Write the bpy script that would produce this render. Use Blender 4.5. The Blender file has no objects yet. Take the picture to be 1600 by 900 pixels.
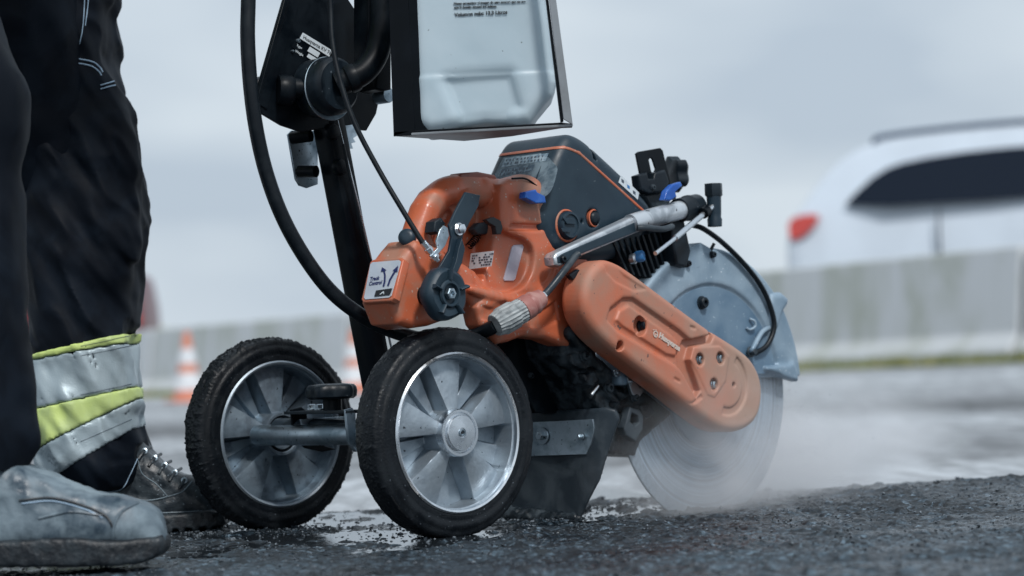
import bpy, math, random
import numpy as np
from mathutils import Vector, Matrix
R = math.radians
random.seed(4); rng = np.random.default_rng(7)
SC = bpy.context.scene
COL = SC.collection

# ------------------------------------------------------------------ camera
FPX = 3600.0
ROLL, PITCH, CAMZ = R(2.3), math.atan(122/3600.0), 0.20
C0 = np.array([0, 0, CAMZ])
Fv = np.array([0, math.cos(PITCH), math.sin(PITCH)])
U0 = np.array([0, -math.sin(PITCH), math.cos(PITCH)])
X0 = np.array([1.0, 0, 0])
Rv = math.cos(ROLL)*X0 - math.sin(ROLL)*U0
Uv = math.cos(ROLL)*U0 + math.sin(ROLL)*X0
cam_d = bpy.data.cameras.new('camera'); cam = bpy.data.objects.new('camera', cam_d); COL.objects.link(cam)
SC.camera = cam
cam.matrix_world = Matrix(((Rv[0], Uv[0], -Fv[0], C0[0]), (Rv[1], Uv[1], -Fv[1], C0[1]), (Rv[2], Uv[2], -Fv[2], C0[2]), (0, 0, 0, 1)))
cam_d.sensor_width = 36; cam_d.lens = FPX/1600*36
cam_d.clip_start = 0.05; cam_d.clip_end = 3000
cam_d.dof.use_dof = True; cam_d.dof.focus_distance = 2.80; cam_d.dof.aperture_fstop = 4.3
cam_d.dof.aperture_blades = 9

# ------------------------------------------------------------------ world and sun
SUN_EL, SUN_AZ = 50, 158      # degrees; azimuth measured clockwise from +Y
w = bpy.data.worlds.new('World'); SC.world = w; w.use_nodes = True
nt = w.node_tree; nt.nodes.clear()
def N(t, **k):
    n = nt.nodes.new(t)
    for a, b in k.items(): setattr(n, a, b)
    return n
sky = N('ShaderNodeTexSky', sky_type='NISHITA', sun_disc=False)
sky.sun_elevation = R(SUN_EL); sky.sun_rotation = R(SUN_AZ); sky.dust_density = 3; sky.air_density = 1.2
bg1 = N('ShaderNodeBackground'); bg1.inputs[1].default_value = 0.09
bg2 = N('ShaderNodeBackground'); bg2.inputs[1].default_value = 1.0
tc = N('ShaderNodeTexCoord'); mp = N('ShaderNodeMapping'); mp.inputs['Scale'].default_value = (1.0, 1.0, 2.6)
mp.inputs['Location'].default_value = (0.35, 0.0, 0.1)
no = N('ShaderNodeTexNoise'); no.inputs['Scale'].default_value = 5.0; no.inputs['Detail'].default_value = 3; no.inputs['Roughness'].default_value = 0.45
cr = N('ShaderNodeValToRGB')
cr.color_ramp.elements[0].position = 0.36; cr.color_ramp.elements[0].color = (0.50, 0.59, 0.69, 1)
cr.color_ramp.elements[1].position = 0.60; cr.color_ramp.elements[1].color = (0.68, 0.765, 0.84, 1)
mx = N('ShaderNodeMixShader'); mx.inputs[0].default_value = 0.94
out = N('ShaderNodeOutputWorld')
L = nt.links.new
L(tc.outputs['Generated'], mp.inputs[0]); L(mp.outputs[0], no.inputs[0]); L(no.outputs[0], cr.inputs[0])
L(cr.outputs[0], bg2.inputs[0]); L(sky.outputs[0], bg1.inputs[0]); L(bg1.outputs[0], mx.inputs[1]); L(bg2.outputs[0], mx.inputs[2]); L(mx.outputs[0], out.inputs[0])
sd = bpy.data.lights.new('sun', 'SUN'); sd.energy = 2.8; sd.angle = R(8); sd.color = (1.0, 0.98, 0.955)
so = bpy.data.objects.new('sun', sd); COL.objects.link(so)
az, el = R(SUN_AZ), R(SUN_EL)
sdir = Vector((math.sin(az)*math.cos(el), math.cos(az)*math.cos(el), math.sin(el)))
so.rotation_euler = sdir.to_track_quat('Z', 'Y').to_euler(); so.location = (0, 0, 8)
SC.view_settings.view_transform = 'Standard'; SC.view_settings.look = 'None'
SC.view_settings.exposure = 0.0; SC.view_settings.gamma = 1.0

# ------------------------------------------------------------------ frames of reference
def ray(px, py):
    return Fv*FPX + Rv*(px-800) + Uv*(450-py)
def D(px, py, Y):                      # world point on a pixel ray at distance Y
    d = ray(px, py); return C0 + d*(Y/d[1])
YAW = R(46)
FU = np.array([math.cos(YAW), math.sin(YAW), 0]); FVV = np.array([-math.sin(YAW), math.cos(YAW), 0])
O = D(717, 674, 2.74); O[2] = 0
def M2W(p): return O + FU*p[0] + FVV*p[1] + np.array([0, 0, p[2]])
def W2M(q): d = np.array(q)-O; return np.array([d@FU, d@FVV, d[2]])
def P(px, py, v):                      # machine frame, on plane lateral = v
    d = ray(px, py); t = (v - (C0-O)@FVV)/(d@FVV); return W2M(C0+d*t)
def Q(px, py, u):
    d = ray(px, py); t = (u - (C0-O)@FU)/(d@FU); return W2M(C0+d*t)
def PL(pts, v): return [P(x, y, v) for x, y in pts]
def UZ(pts, v): return np.array([[q[0], q[2]] for q in PL(pts, v)])

# ------------------------------------------------------------------ noise
def vnoise(p, scale=1.0, seed=0, octaves=1):
    p = np.asarray(p, float); tot = np.zeros(p.shape[:-1]); amp = 1.0; s = 0
    for o in range(octaves):
        q = p*scale*(2**o) + seed*17.3 + 100
        i = np.floor(q).astype(np.int64); f = q-i; f = f*f*(3-2*f)
        def h(a, b, c):
            n = (a*73856093) ^ (b*19349663) ^ (c*83492791) ^ (seed*2654435 + o*97)
            n = (n*1103515245+12345) & 0x7fffffff; n = (n ^ (n >> 13))*1274126177 & 0x7fffffff
            return (n & 0xffff)/65535.0
        v = 0
        for dx in (0, 1):
            for dy in (0, 1):
                for dz in (0, 1):
                    wgt = (f[..., 0] if dx else 1-f[..., 0])*(f[..., 1] if dy else 1-f[..., 1])*(f[..., 2] if dz else 1-f[..., 2])
                    v = v + wgt*h(i[..., 0]+dx, i[..., 1]+dy, i[..., 2]+dz)
        tot += amp*(v-0.5)*2; s += amp; amp *= 0.5
    return tot/s

# ------------------------------------------------------------------ materials
def mat(name, base, rough=0.5, metal=0.0, base2=None, nscale=40, nlo=0.45, nhi=0.6, rough2=None,
        bump=0.0, bscale=400, specks=None, sss=0.0, coat=0.0, stretch=None, detail=6, bdist=0.001, metal2=None, streak=None, spec=.5, dust=None):
    m = bpy.data.materials.new(name); m.use_nodes = True
    t = m.node_tree; b = t.nodes['Principled BSDF']; l = t.links.new
    b.inputs['Roughness'].default_value = rough; b.inputs['Metallic'].default_value = metal
    b.inputs['Base Color'].default_value = (*base, 1)
    b.inputs['Specular IOR Level'].default_value = spec
    if coat: b.inputs['Coat Weight'].default_value = coat; b.inputs['Coat Roughness'].default_value = .15
    if sss:
        b.inputs['Subsurface Weight'].default_value = sss; b.inputs['Subsurface Radius'].default_value = (.05, .05, .05); b.inputs['Subsurface Scale'].default_value = 0.6
    tc = t.nodes.new('ShaderNodeTexCoord'); src = tc.outputs['Object']
    if stretch:
        mpn = t.nodes.new('ShaderNodeMapping'); mpn.inputs['Scale'].default_value = stretch; l(src, mpn.inputs[0]); src = mpn.outputs[0]
    col = None
    if base2:
        n = t.nodes.new('ShaderNodeTexNoise'); n.inputs['Scale'].default_value = nscale; n.inputs['Detail'].default_value = detail; n.inputs['Roughness'].default_value = .6
        n.inputs['Distortion'].default_value = .4
        l(src, n.inputs[0])
        mr = t.nodes.new('ShaderNodeMapRange'); mr.inputs[1].default_value = nlo; mr.inputs[2].default_value = nhi
        l(n.outputs[0], mr.inputs[0])
        mix = t.nodes.new('ShaderNodeMix'); mix.data_type = 'RGBA'
        mix.inputs[6].default_value = (*base, 1); mix.inputs[7].default_value = (*base2, 1)
        l(mr.outputs[0], mix.inputs[0]); col = mix.outputs[2]
        if rough2 is not None:
            r2 = t.nodes.new('ShaderNodeMapRange'); r2.inputs[3].default_value = rough; r2.inputs[4].default_value = rough2
            l(mr.outputs[0], r2.inputs[0]); l(r2.outputs[0], b.inputs['Roughness'])
        if metal2 is not None:
            r3 = t.nodes.new('ShaderNodeMapRange'); r3.inputs[3].default_value = metal; r3.inputs[4].default_value = metal2
            l(mr.outputs[0], r3.inputs[0]); l(r3.outputs[0], b.inputs['Metallic'])
    if specks:     # (colour, scale, threshold)
        sc_, ss, th = specks
        v = t.nodes.new('ShaderNodeTexNoise'); v.inputs['Scale'].default_value = ss; v.inputs['Detail'].default_value = 2; l(src, v.inputs[0])
        mr2 = t.nodes.new('ShaderNodeMapRange'); mr2.inputs[1].default_value = th; mr2.inputs[2].default_value = th+.03; l(v.outputs[0], mr2.inputs[0])
        mix2 = t.nodes.new('ShaderNodeMix'); mix2.data_type = 'RGBA'; mix2.inputs[7].default_value = (*sc_, 1)
        if col is None: mix2.inputs[6].default_value = (*base, 1)
        else: l(col, mix2.inputs[6])
        l(mr2.outputs[0], mix2.inputs[0]); col = mix2.outputs[2]
    if dust:       # caked dust thickening along the arm: (colour, start, end) in object x
        dc, d0, d1 = dust; sp = t.nodes.new('ShaderNodeSeparateXYZ'); l(tc.outputs['Object'], sp.inputs[0])
        nz = t.nodes.new('ShaderNodeTexNoise'); nz.inputs['Scale'].default_value = 22; nz.inputs['Detail'].default_value = 6; l(src, nz.inputs[0])
        ma_ = t.nodes.new('ShaderNodeMath'); ma_.operation = 'MULTIPLY_ADD'; ma_.inputs[1].default_value = .22; l(nz.outputs[0], ma_.inputs[0]); l(sp.outputs['X'], ma_.inputs[2])
        md = t.nodes.new('ShaderNodeMapRange'); md.inputs[1].default_value = d0; md.inputs[2].default_value = d1; md.inputs[4].default_value = .85; l(ma_.outputs[0], md.inputs[0])
        mix3 = t.nodes.new('ShaderNodeMix'); mix3.data_type = 'RGBA'; mix3.inputs[7].default_value = (*dc, 1); l(col, mix3.inputs[6]); l(md.outputs[0], mix3.inputs[0]); col = mix3.outputs[2]
    if col is not None: l(col, b.inputs['Base Color'])
    if bump:
        n2 = t.nodes.new('ShaderNodeTexNoise'); n2.inputs['Scale'].default_value = bscale; n2.inputs['Detail'].default_value = 4; l(src, n2.inputs[0])
        bp = t.nodes.new('ShaderNodeBump'); bp.inputs['Strength'].default_value = bump; bp.inputs['Distance'].default_value = bdist
        l(n2.outputs[0], bp.inputs['Height']); l(bp.outputs[0], b.inputs['Normal'])
    return m

M = {}
M['orange'] = mat('orange_plastic', (.50, .122, .056), .32, base2=(.36, .175, .12), nscale=17, nlo=.46, nhi=.64, rough2=.62, bump=.25, bscale=500, bdist=.0006, specks=((.46, .34, .29), 190, .69))
M['orange_dusty'] = mat('orange_plastic_dusty', (.50, .135, .066), .40, base2=(.36, .20, .145), nscale=12, nlo=.36, nhi=.62, rough2=.72, bump=.3, bscale=420, bdist=.0006, specks=((.14, .08, .065), 120, .69), dust=((.35, .245, .195), 0.14, 0.36))
M['cover'] = mat('dark_cover_plastic', (.009, .023, .038), .36, base2=(.020, .040, .058), nscale=16, nlo=.42, nhi=.68, rough2=.6, bump=.25, bscale=700, bdist=.0004, specks=((.08, .11, .13), 170, .735), spec=.4)
M['worn'] = mat('worn_patch', (.17, .23, .27), .5, base2=(.05, .085, .115), nscale=60, nlo=.4, nhi=.62, bump=.2)
M['black'] = mat('black_paint', (.0016, .0034, .0058), .36, base2=(.0045, .0078, .0115), nscale=20, rough2=.5, bump=.12, bscale=500, bdist=.0005, spec=.16)
M['blackplastic'] = mat('black_plastic', (.0040, .0085, .0140), .40, base2=(.010, .018, .026), nscale=35, rough2=.55, bump=.2, bscale=600, bdist=.0005, spec=.28, specks=((.08, .10, .12), 190, .72))
M['grime'] = mat('grimy_metal', (.005, .009, .013), .30, base2=(.030, .043, .054), nscale=55, rough2=.75, bump=.7, bscale=260, bdist=.0012, spec=.35)
M['rubber'] = mat('tyre_rubber', (.0022, .0042, .0070), .42, base2=(.006, .0095, .0135), nscale=30, rough2=.7, bump=.6, bscale=420, bdist=.0009, specks=((.13, .16, .19), 380, .715), spec=.3)
M['flap'] = mat('flap_rubber', (.020, .030, .040), .34, base2=(.045, .060, .073), nscale=25, rough2=.65, bump=.3, bscale=500, bdist=.0005, spec=.35)
M['hose'] = mat('hose_rubber', (.0022, .0050, .0085), .38, base2=(.005, .009, .013), nscale=60, rough2=.5, spec=.28)
M['alu'] = mat('cast_aluminium', (.40, .46, .51), .48, .85, base2=(.25, .30, .35), nscale=28, nlo=.4, nhi=.72, rough2=.6, bump=.35, bscale=380, bdist=.0006, specks=((.05, .06, .07), 170, .72))
M['alu_dark'] = mat('cast_aluminium_dull', (.27, .34, .40), .5, .8, base2=(.15, .19, .23), nscale=25, rough2=.6, bump=.35, bscale=380, bdist=.0006, specks=((.03, .035, .04), 170, .7))
M['polish'] = mat('polished_steel', (.74, .78, .82), .22, 1.0, base2=(.64, .68, .72), nscale=50, rough2=.38)
M['zinc'] = mat('zinc_plated_steel', (.48, .56, .62), .34, 1.0, base2=(.24, .31, .36), nscale=26, nlo=.42, nhi=.62, rough2=.55, bump=.2, bscale=500, bdist=.0004, specks=((.05, .06, .07), 260, .68))
M['bar'] = mat('worn_bar_metal', (.62, .66, .70), .35, .7, base2=(.36, .40, .44), nscale=35, rough2=.55, specks=((.05, .05, .06), 120, .68))
M['guard'] = mat('blade_guard_metal', (.155, .235, .315), .42, .15, base2=(.27, .36, .44), nscale=10, nlo=.4, nhi=.65, rough2=.65, bump=.25, bscale=300, bdist=.0005, specks=((.5, .58, .64), 240, .70))
M['guard_inner'] = mat('guard_disc_paint', (.085, .155, .235), .4, .1, base2=(.16, .24, .32), nscale=12, nlo=.42, nhi=.68, rough2=.6, bump=.2, bscale=300, bdist=.0005, specks=((.4, .5, .58), 240, .71))
M['blade'] = mat('blade_steel', (.33, .41, .49), .40, .45, base2=(.27, .35, .43), nscale=9, rough2=.5, stretch=(1, 1, 1))
M['segment'] = mat('diamond_segment', (.27, .33, .39), .6, .3, base2=(.21, .26, .31), nscale=200)
M['blue'] = mat('blue_plastic', (.006, .075, .36), .3, base2=(.02, .11, .42), nscale=60)
M['lblue'] = mat('pale_blue_plastic', (.03, .17, .42), .4)
M['pink'] = mat('faded_red_plastic', (.30, .12, .105), .5, base2=(.36, .19, .17), nscale=60, rough2=.65)
M['ribgrey'] = mat('grey_ribbed_plastic', (.30, .33, .34), .5, base2=(.18, .20, .21), nscale=90)
M['window'] = mat('translucent_gauge', (.52, .50, .58), .35, sss=.2, base2=(.42, .40, .48), nscale=30)
M['label'] = mat('pale_label', (.58, .64, .68), .4, base2=(.42, .48, .53), nscale=60, nlo=.5, nhi=.7)
M['labeldark'] = mat('dark_label_print', (.06, .08, .11), .5)
M['plate'] = mat('control_plate', (.56, .62, .70), .28, .35, base2=(.66, .69, .73), nscale=18)
M['ink'] = mat('print_ink', (.012, .02, .10), .5)
M['blackink'] = mat('black_ink', (.01, .012, .016), .5)
M['emboss'] = mat('raised_lettering', (.55, .47, .42), .5)
M['tank'] = mat('tank_plastic', (.40, .50, .56), .38, base2=(.47, .56, .615), nscale=7, nlo=.35, nhi=.7, sss=.35, specks=((.14, .17, .19), 110, .735), coat=.1)
M['frame'] = mat('frame_metal', (.0015, .003, .005), .32, 0, base2=(.003, .005, .008), nscale=15, spec=.12)
M['framegrey'] = mat('frame_metal_grey', (.26, .28, .30), .45, .6, base2=(.2, .21, .22), nscale=9)

# ------------------------------------------------------------------ mesh helpers
FR = {}
def thing(name, label, cat, base, group=None, world=False, kind=None, rot=None):
    o = bpy.data.objects.new(name, None); COL.objects.link(o)
    o.empty_display_size = .05
    base = np.array(base, float)
    if world: o.location = base
    else: o.location = M2W(base); o.rotation_euler = (0, 0, YAW)
    FR[o.name] = base
    o['label'] = label; o['category'] = cat
    if group: o['group'] = group
    if kind: o['kind'] = kind
    return o
def base_of(p):
    while p is not None:
        if p.name in FR: return FR[p.name]
        p = p.parent
    return np.zeros(3)
def link(name, verts, faces, m, parent=None, smooth=True, angle=40, label=None):
    me = bpy.data.meshes.new(name)
    verts = np.asarray(verts, float) - base_of(parent)
    me.from_pydata(verts.tolist(), [], [list(map(int, f)) for f in faces]); me.validate(); me.update()
    o = bpy.data.objects.new(name, me); COL.objects.link(o); me.materials.append(m if not isinstance(m, str) else M[m])
    if parent is not None: o.parent = parent
    if smooth:
        me.shade_smooth()
        if angle:
            try: me.set_sharp_from_angle(angle=R(angle))
            except Exception: pass
    if label: o['label'] = label
    return o
class MB:
    def __init__(s): s.v = []; s.f = []
    def add(s, v, f):
        n = len(s.v); s.v += [tuple(map(float, p)) for p in v]; s.f += [[i+n for i in q] for q in f]; return s
    def build(s, name, m, parent=None, **k): return link(name, s.v, s.f, m, parent, **k)
def frame_of(ax):
    ax = np.array(ax, float); ax /= np.linalg.norm(ax)
    a = np.array([0, 0, 1.]) if abs(ax[2]) < .9 else np.array([1., 0, 0])
    x = np.cross(a, ax); x /= np.linalg.norm(x); return x, np.cross(ax, x), ax
def lathe(c, ax, prof, n=32, lobes=0, lobe_amp=0, hexa=False, caps=True):
    """prof: (radius, along) pairs"""
    x, y, z = frame_of(ax); c = np.array(c, float); V = []; F = []
    if hexa: n = 6
    for (r, a) in prof:
        for k in range(n):
            t = 2*math.pi*k/n
            rr = r*(1+lobe_amp*math.cos(lobes*t)) if lobes else r
            V.append(c + x*rr*math.cos(t) + y*rr*math.sin(t) + z*a)
    m = len(prof)
    for i in range(m-1):
        for k in range(n):
            k2 = (k+1) % n; F.append([i*n+k, i*n+k2, (i+1)*n+k2, (i+1)*n+k])
    if caps: F.append(list(range(n))[::-1]); F.append([(m-1)*n+k for k in range(n)])
    return V, F
def cyl(c, ax, r, h, n=28, ch=None):
    ch = min(r, abs(h))*.18 if ch is None else ch
    return lathe(c, ax, [(r, 0), (r, h-ch), (r-ch, h)], n)
def bolt(mb, c, ax, r, h, washer=1.5):
    if washer: mb.add(*cyl(c, ax, r*washer, h*.25, 24))
    x, y, z = frame_of(ax); c2 = np.array(c)+z*h*.25
    mb.add(*lathe(c2, ax, [(r, 0), (r, h*.65), (r*.82, h*.75)], hexa=True))
    return mb
def catmull(pts, n=8):
    p = np.array(pts, float); p = np.vstack([2*p[0]-p[1], p, 2*p[-1]-p[-2]]); o = []
    for i in range(1, len(p)-2):
        for k in range(n):
            t = k/n; a, b, c, d = p[i-1:i+3]
            o.append(.5*((2*b)+(-a+c)*t+(2*a-5*b+4*c-d)*t*t+(-a+3*b-3*c+d)*t**3))
    o.append(p[-2]); return np.array(o)
def tube(pts, r, n=16, smooth=8, r2=None, flat=1.0):
    p = catmull(pts, smooth) if smooth else np.array(pts, float)
    V = []; F = []; T = np.gradient(p, axis=0); T /= np.linalg.norm(T, axis=1)[:, None]
    x, y, z = frame_of(T[0])
    for i in range(len(p)):
        x = x - T[i]*(x@T[i]); x /= np.linalg.norm(x); y = np.cross(T[i], x)
        rr = r if r2 is None else r+(r2-r)*i/(len(p)-1)
        for k in range(n):
            t = 2*math.pi*k/n; V.append(p[i]+x*rr*math.cos(t)+y*rr*flat*math.sin(t))
    for i in range(len(p)-1):
        for k in range(n):
            k2 = (k+1) % n; F.append([i*n+k, i*n+k2, (i+1)*n+k2, (i+1)*n+k])
    F.append(list(range(n))[::-1]); F.append([(len(p)-1)*n+k for k in range(n)])
    return V, F
def box(a, b, c, d, h1):
    pass
def chaikin(p, it=2):
    p = np.array(p, float)
    for _ in range(it):
        q = np.roll(p, -1, 0); p = np.stack([.75*p+.25*q, .25*p+.75*q], 1).reshape(-1, p.shape[1])
    return p
def slab3(name, pts3, thick_vec, m, parent, bevel=.0012, holes=None, seg=3, label=None, smooth_it=0):
    """flat plate: planar 3-D outline (in the builder's frame), extruded along thick_vec, with bevelled edges and holes"""
    pts3 = np.array(pts3, float); tv = np.array(thick_vec, float); th = np.linalg.norm(tv); z = tv/th
    a = pts3[1]-pts3[0]
    x = a - z*(a@z); x /= np.linalg.norm(x); y = np.cross(z, x); o0 = pts3[0]
    cu = bpy.data.curves.new('tmp', 'CURVE'); cu.dimensions = '2D'; cu.fill_mode = 'BOTH'
    for k, loop in enumerate([pts3]+list(holes or [])):
        loop = np.array(loop, float)
        if smooth_it: loop = chaikin(loop, smooth_it)
        sp = cu.splines.new('POLY'); sp.points.add(len(loop)-1)
        for i, q in enumerate(loop):
            d = q-o0; sp.points[i].co = (d@x, d@y, 0, 1)
        sp.use_cyclic_u = True
    cu.extrude = max(th/2-bevel, 1e-5); cu.bevel_depth = bevel; cu.offset = -bevel; cu.bevel_resolution = seg
    ob = bpy.data.objects.new('tmp', cu); COL.objects.link(ob)
    bpy.context.view_layer.update()
    me = bpy.data.meshes.new_from_object(ob.evaluated_get(bpy.context.evaluated_depsgraph_get()))
    bpy.data.objects.remove(ob); bpy.data.curves.remove(cu)
    V = np.empty(len(me.vertices)*3); me.vertices.foreach_get('co', V); V = V.reshape(-1, 3)
    W = o0 + V[:, :1]*x + V[:, 1:2]*y + (V[:, 2:3]+th/2)*z
    F = [list(p.vertices) for p in me.polygons]; bpy.data.meshes.remove(me)
    return link(name, W, F, m, parent, label=label, angle=35)
def slab(name, px, v0, v1, m, parent, **k):
    holes = k.pop('holes', None)
    return slab3(name, PL(px, v0), (0, v1-v0, 0), m, parent, holes=[PL(h, v0) for h in holes] if holes else None, **k)
def text3(s, size, o, xdir, ydir, m, parent, ext=.0004, name='lettering', align='LEFT', offset=0.0):
    cu = bpy.data.curves.new('tmp', 'FONT'); cu.body = s; cu.size = size; cu.extrude = ext; cu.align_x = align; cu.offset = offset
    ob = bpy.data.objects.new('tmp', cu); COL.objects.link(ob); bpy.context.view_layer.update()
    me = bpy.data.meshes.new_from_object(ob.evaluated_get(bpy.context.evaluated_depsgraph_get()))
    bpy.data.objects.remove(ob); bpy.data.curves.remove(cu)
    x = np.array(xdir, float); x /= np.linalg.norm(x); y = np.array(ydir, float); y -= x*(x@y); y /= np.linalg.norm(y); z = np.cross(x, y)
    V = np.empty(len(me.vertices)*3); me.vertices.foreach_get('co', V); V = V.reshape(-1, 3)
    W = np.array(o)+V[:, :1]*x+V[:, 1:2]*y+V[:, 2:3]*z
    F = [list(p.vertices) for p in me.polygons]; bpy.data.meshes.remove(me)
    return link(name, W, F, m, parent, smooth=False)

# ---- signed-distance modelling: smooth moulded shapes, meshed with surface nets
class G:
    def __init__(s, lo, hi, h):
        s.lo = np.array(lo, float); s.h = h
        n = np.ceil((np.array(hi)-s.lo)/h).astype(int)+1
        ax = [s.lo[i]+h*np.arange(n[i]) for i in range(3)]
        s.U = ax[0][:, None, None]; s.V = ax[1][None, :, None]; s.Z = ax[2][None, None, :]; s.n = n
    def extr(s, poly, v0, v1, r):
        poly = np.array(poly, float); X, Y = np.broadcast_arrays(s.U[:, 0, :], s.Z[0, :1, :]); d = polysdf(X, Y, poly)+r
        d = d[:, None, :]; wv = np.abs(s.V-(v0+v1)/2)-(abs(v1-v0)/2-r)
        return np.minimum(np.maximum(d, wv), 0)+np.sqrt(np.maximum(d, 0)**2+np.maximum(wv, 0)**2)-r
    def extrx(s, poly, u0, u1, r):
        """outline in (v,z), extruded along u"""
        poly = np.array(poly, float); X, Y = np.broadcast_arrays(s.V[0, :, :], s.Z[0, :1, :]); d = polysdf(X, Y, poly)+r
        d = d[None]; wv = np.abs(s.U-(u0+u1)/2)-(abs(u1-u0)/2-r)
        return np.minimum(np.maximum(d, wv), 0)+np.sqrt(np.maximum(d, 0)**2+np.maximum(wv, 0)**2)-r
    def cap(s, a, b, ra, rb=None, flat=(1, 1, 1)):
        rb = ra if rb is None else rb; a = np.array(a, float); b = np.array(b, float); ba = b-a
        pu, pv, pz = s.U-a[0], s.V-a[1], s.Z-a[2]
        t = np.clip((pu*ba[0]+pv*ba[1]+pz*ba[2])/max(ba@ba, 1e-12), 0, 1)
        return np.sqrt(((pu-t*ba[0])/flat[0])**2+((pv-t*ba[1])/flat[1])**2+((pz-t*ba[2])/flat[2])**2)-(ra+(rb-ra)*t)
    def ell(s, c, r):
        r = np.array(r, float); k = np.sqrt(((s.U-c[0])/r[0])**2+((s.V-c[1])/r[1])**2+((s.Z-c[2])/r[2])**2)
        return (k-1)*r.min()
    def cylv(s, c, r, v0, v1, e=.001):
        d = np.sqrt((s.U-c[0])**2+(s.Z-c[2])**2)-r+e; wv = np.abs(s.V-(v0+v1)/2)-(abs(v1-v0)/2-e)
        return np.minimum(np.maximum(d, wv), 0)+np.sqrt(np.maximum(d, 0)**2+np.maximum(wv, 0)**2)-e
    def pts(s):
        U, V, Z = np.broadcast_arrays(s.U, s.V, s.Z); return np.stack([U, V, Z], -1)
    def mesh(s, d, name, m, parent, label=None, angle=None):
        d = np.broadcast_to(d, s.n).astype(np.float32)
        V, F = nets(d, s.lo, s.h)
        return link(name, V, F, m, parent, label=label, angle=angle)
def polysdf(X, Y, poly):
    d = np.full(X.shape, 1e9); sgn = np.ones(X.shape); n = len(poly)
    for i in range(n):
        a = poly[i]; b = poly[i-1]; e = b-a; wx = X-a[0]; wy = Y-a[1]
        t = np.clip((wx*e[0]+wy*e[1])/max(e@e, 1e-14), 0, 1)
        d = np.minimum(d, (wx-e[0]*t)**2+(wy-e[1]*t)**2)
        c1 = Y >= a[1]; c2 = Y < b[1]; c3 = e[0]*wy > e[1]*wx
        fl = (c1 & c2 & c3) | (~c1 & ~c2 & ~c3); sgn = np.where(fl, -sgn, sgn)
    return sgn*np.sqrt(d)
def smin(a, b, k): h = np.clip(.5+.5*(b-a)/k, 0, 1); return b+(a-b)*h-k*h*(1-h)
def smax(a, b, k): return -smin(-a, -b, k)
def nets(d, lo, h):
    ins = d < 0; nx, ny, nz = d.shape
    c = ins[:-1, :-1, :-1].astype(np.int8)
    cnt = np.zeros((nx-1, ny-1, nz-1), np.int8)
    for i in (0, 1):
        for j in (0, 1):
            for k in (0, 1): cnt += ins[i:nx-1+i, j:ny-1+j, k:nz-1+k]
    cells = np.argwhere((cnt > 0) & (cnt < 8)); idx = np.full(cnt.shape, -1, np.int64)
    idx[cells[:, 0], cells[:, 1], cells[:, 2]] = np.arange(len(cells))
    acc = np.zeros((len(cells), 3)); num = np.zeros(len(cells)); I, J, K = cells.T
    for ax in range(3):
        for p in (0, 1):
            for q in (0, 1):
                o = [0, 0, 0]; o[(ax+1) % 3] = p; o[(ax+2) % 3] = q; e = [0, 0, 0]; e[ax] = 1
                a = d[I+o[0], J+o[1], K+o[2]]; b = d[I+o[0]+e[0], J+o[1]+e[1], K+o[2]+e[2]]
                mk = (a < 0) != (b < 0); den = np.where(a == b, 1, a-b); t = np.where(mk, a/den, 0)
                pos = np.tile(np.array(o, float), (len(cells), 1)); pos[:, ax] += t
                acc += pos*mk[:, None]; num += mk
    V = lo + (cells + acc/np.maximum(num, 1)[:, None])*h
    F = []
    for ax in range(3):
        a1, a2 = (ax+1) % 3, (ax+2) % 3
        sl = [slice(None)]*3; sl[ax] = slice(0, -1); sh = [slice(None)]*3; sh[ax] = slice(1, None)
        A = ins[tuple(sl)]; B = ins[tuple(sh)]
        e = np.argwhere(A != B); e = e[(e[:, a1] > 0) & (e[:, a2] > 0) & (e[:, a1] < d.shape[a1]-1) & (e[:, a2] < d.shape[a2]-1)]
        if not len(e): continue
        s_in = A[e[:, 0], e[:, 1], e[:, 2]]
        def id_(p, q):
            c = e.copy(); c[:, a1] -= p; c[:, a2] -= q; return idx[c[:, 0], c[:, 1], c[:, 2]]
        q = np.stack([id_(1, 1), id_(0, 1), id_(0, 0), id_(1, 0)], 1)
        q[~s_in] = q[~s_in][:, ::-1]; F.append(q)
    F = np.concatenate(F); F = F[(F >= 0).all(1)]
    return V, F
def structure(name, verts, faces, m, smooth=False, kind='structure', label=None):
    o = link(name, verts, faces, m, None, smooth=smooth); o['kind'] = kind
    if label: o['label'] = label
    return o


from mathutils.bvhtree import BVHTree
def bvh(V, F): return BVHTree.FromPolygons([tuple(v) for v in np.asarray(V).tolist()], [tuple(int(i) for i in f) for f in F])
def hitw(tree, px, py, off=.0008):
    d = ray(px, py); d = d/np.linalg.norm(d); r = tree.ray_cast(Vector(C0), Vector(d), 50)
    if r[0] is None: return None
    return np.array(r[0])+np.array(r[1])*off*(1 if np.array(r[1])@d < 0 else -1)
# ================================================================== SETTING
def Gp(px, py, z=0.0):
    d = ray(px, py); return C0+d*((z-C0[2])/d[2])
def sm(a, b, x): t = np.clip((x-a)/(b-a), 0, 1); return t*t*(3-2*t)
def grid_mesh(xs, ys, zf):
    X, Y = np.meshgrid(xs, ys, indexing='ij'); Z = zf(X, Y)
    V = np.stack([X, Y, Z], -1).reshape(-1, 3); nx, ny = len(xs), len(ys)
    i = np.arange(nx-1)[:, None]*ny+np.arange(ny-1)[None]; i = i.ravel()
    return V, np.stack([i, i+ny, i+ny+1, i+1], 1)
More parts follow.
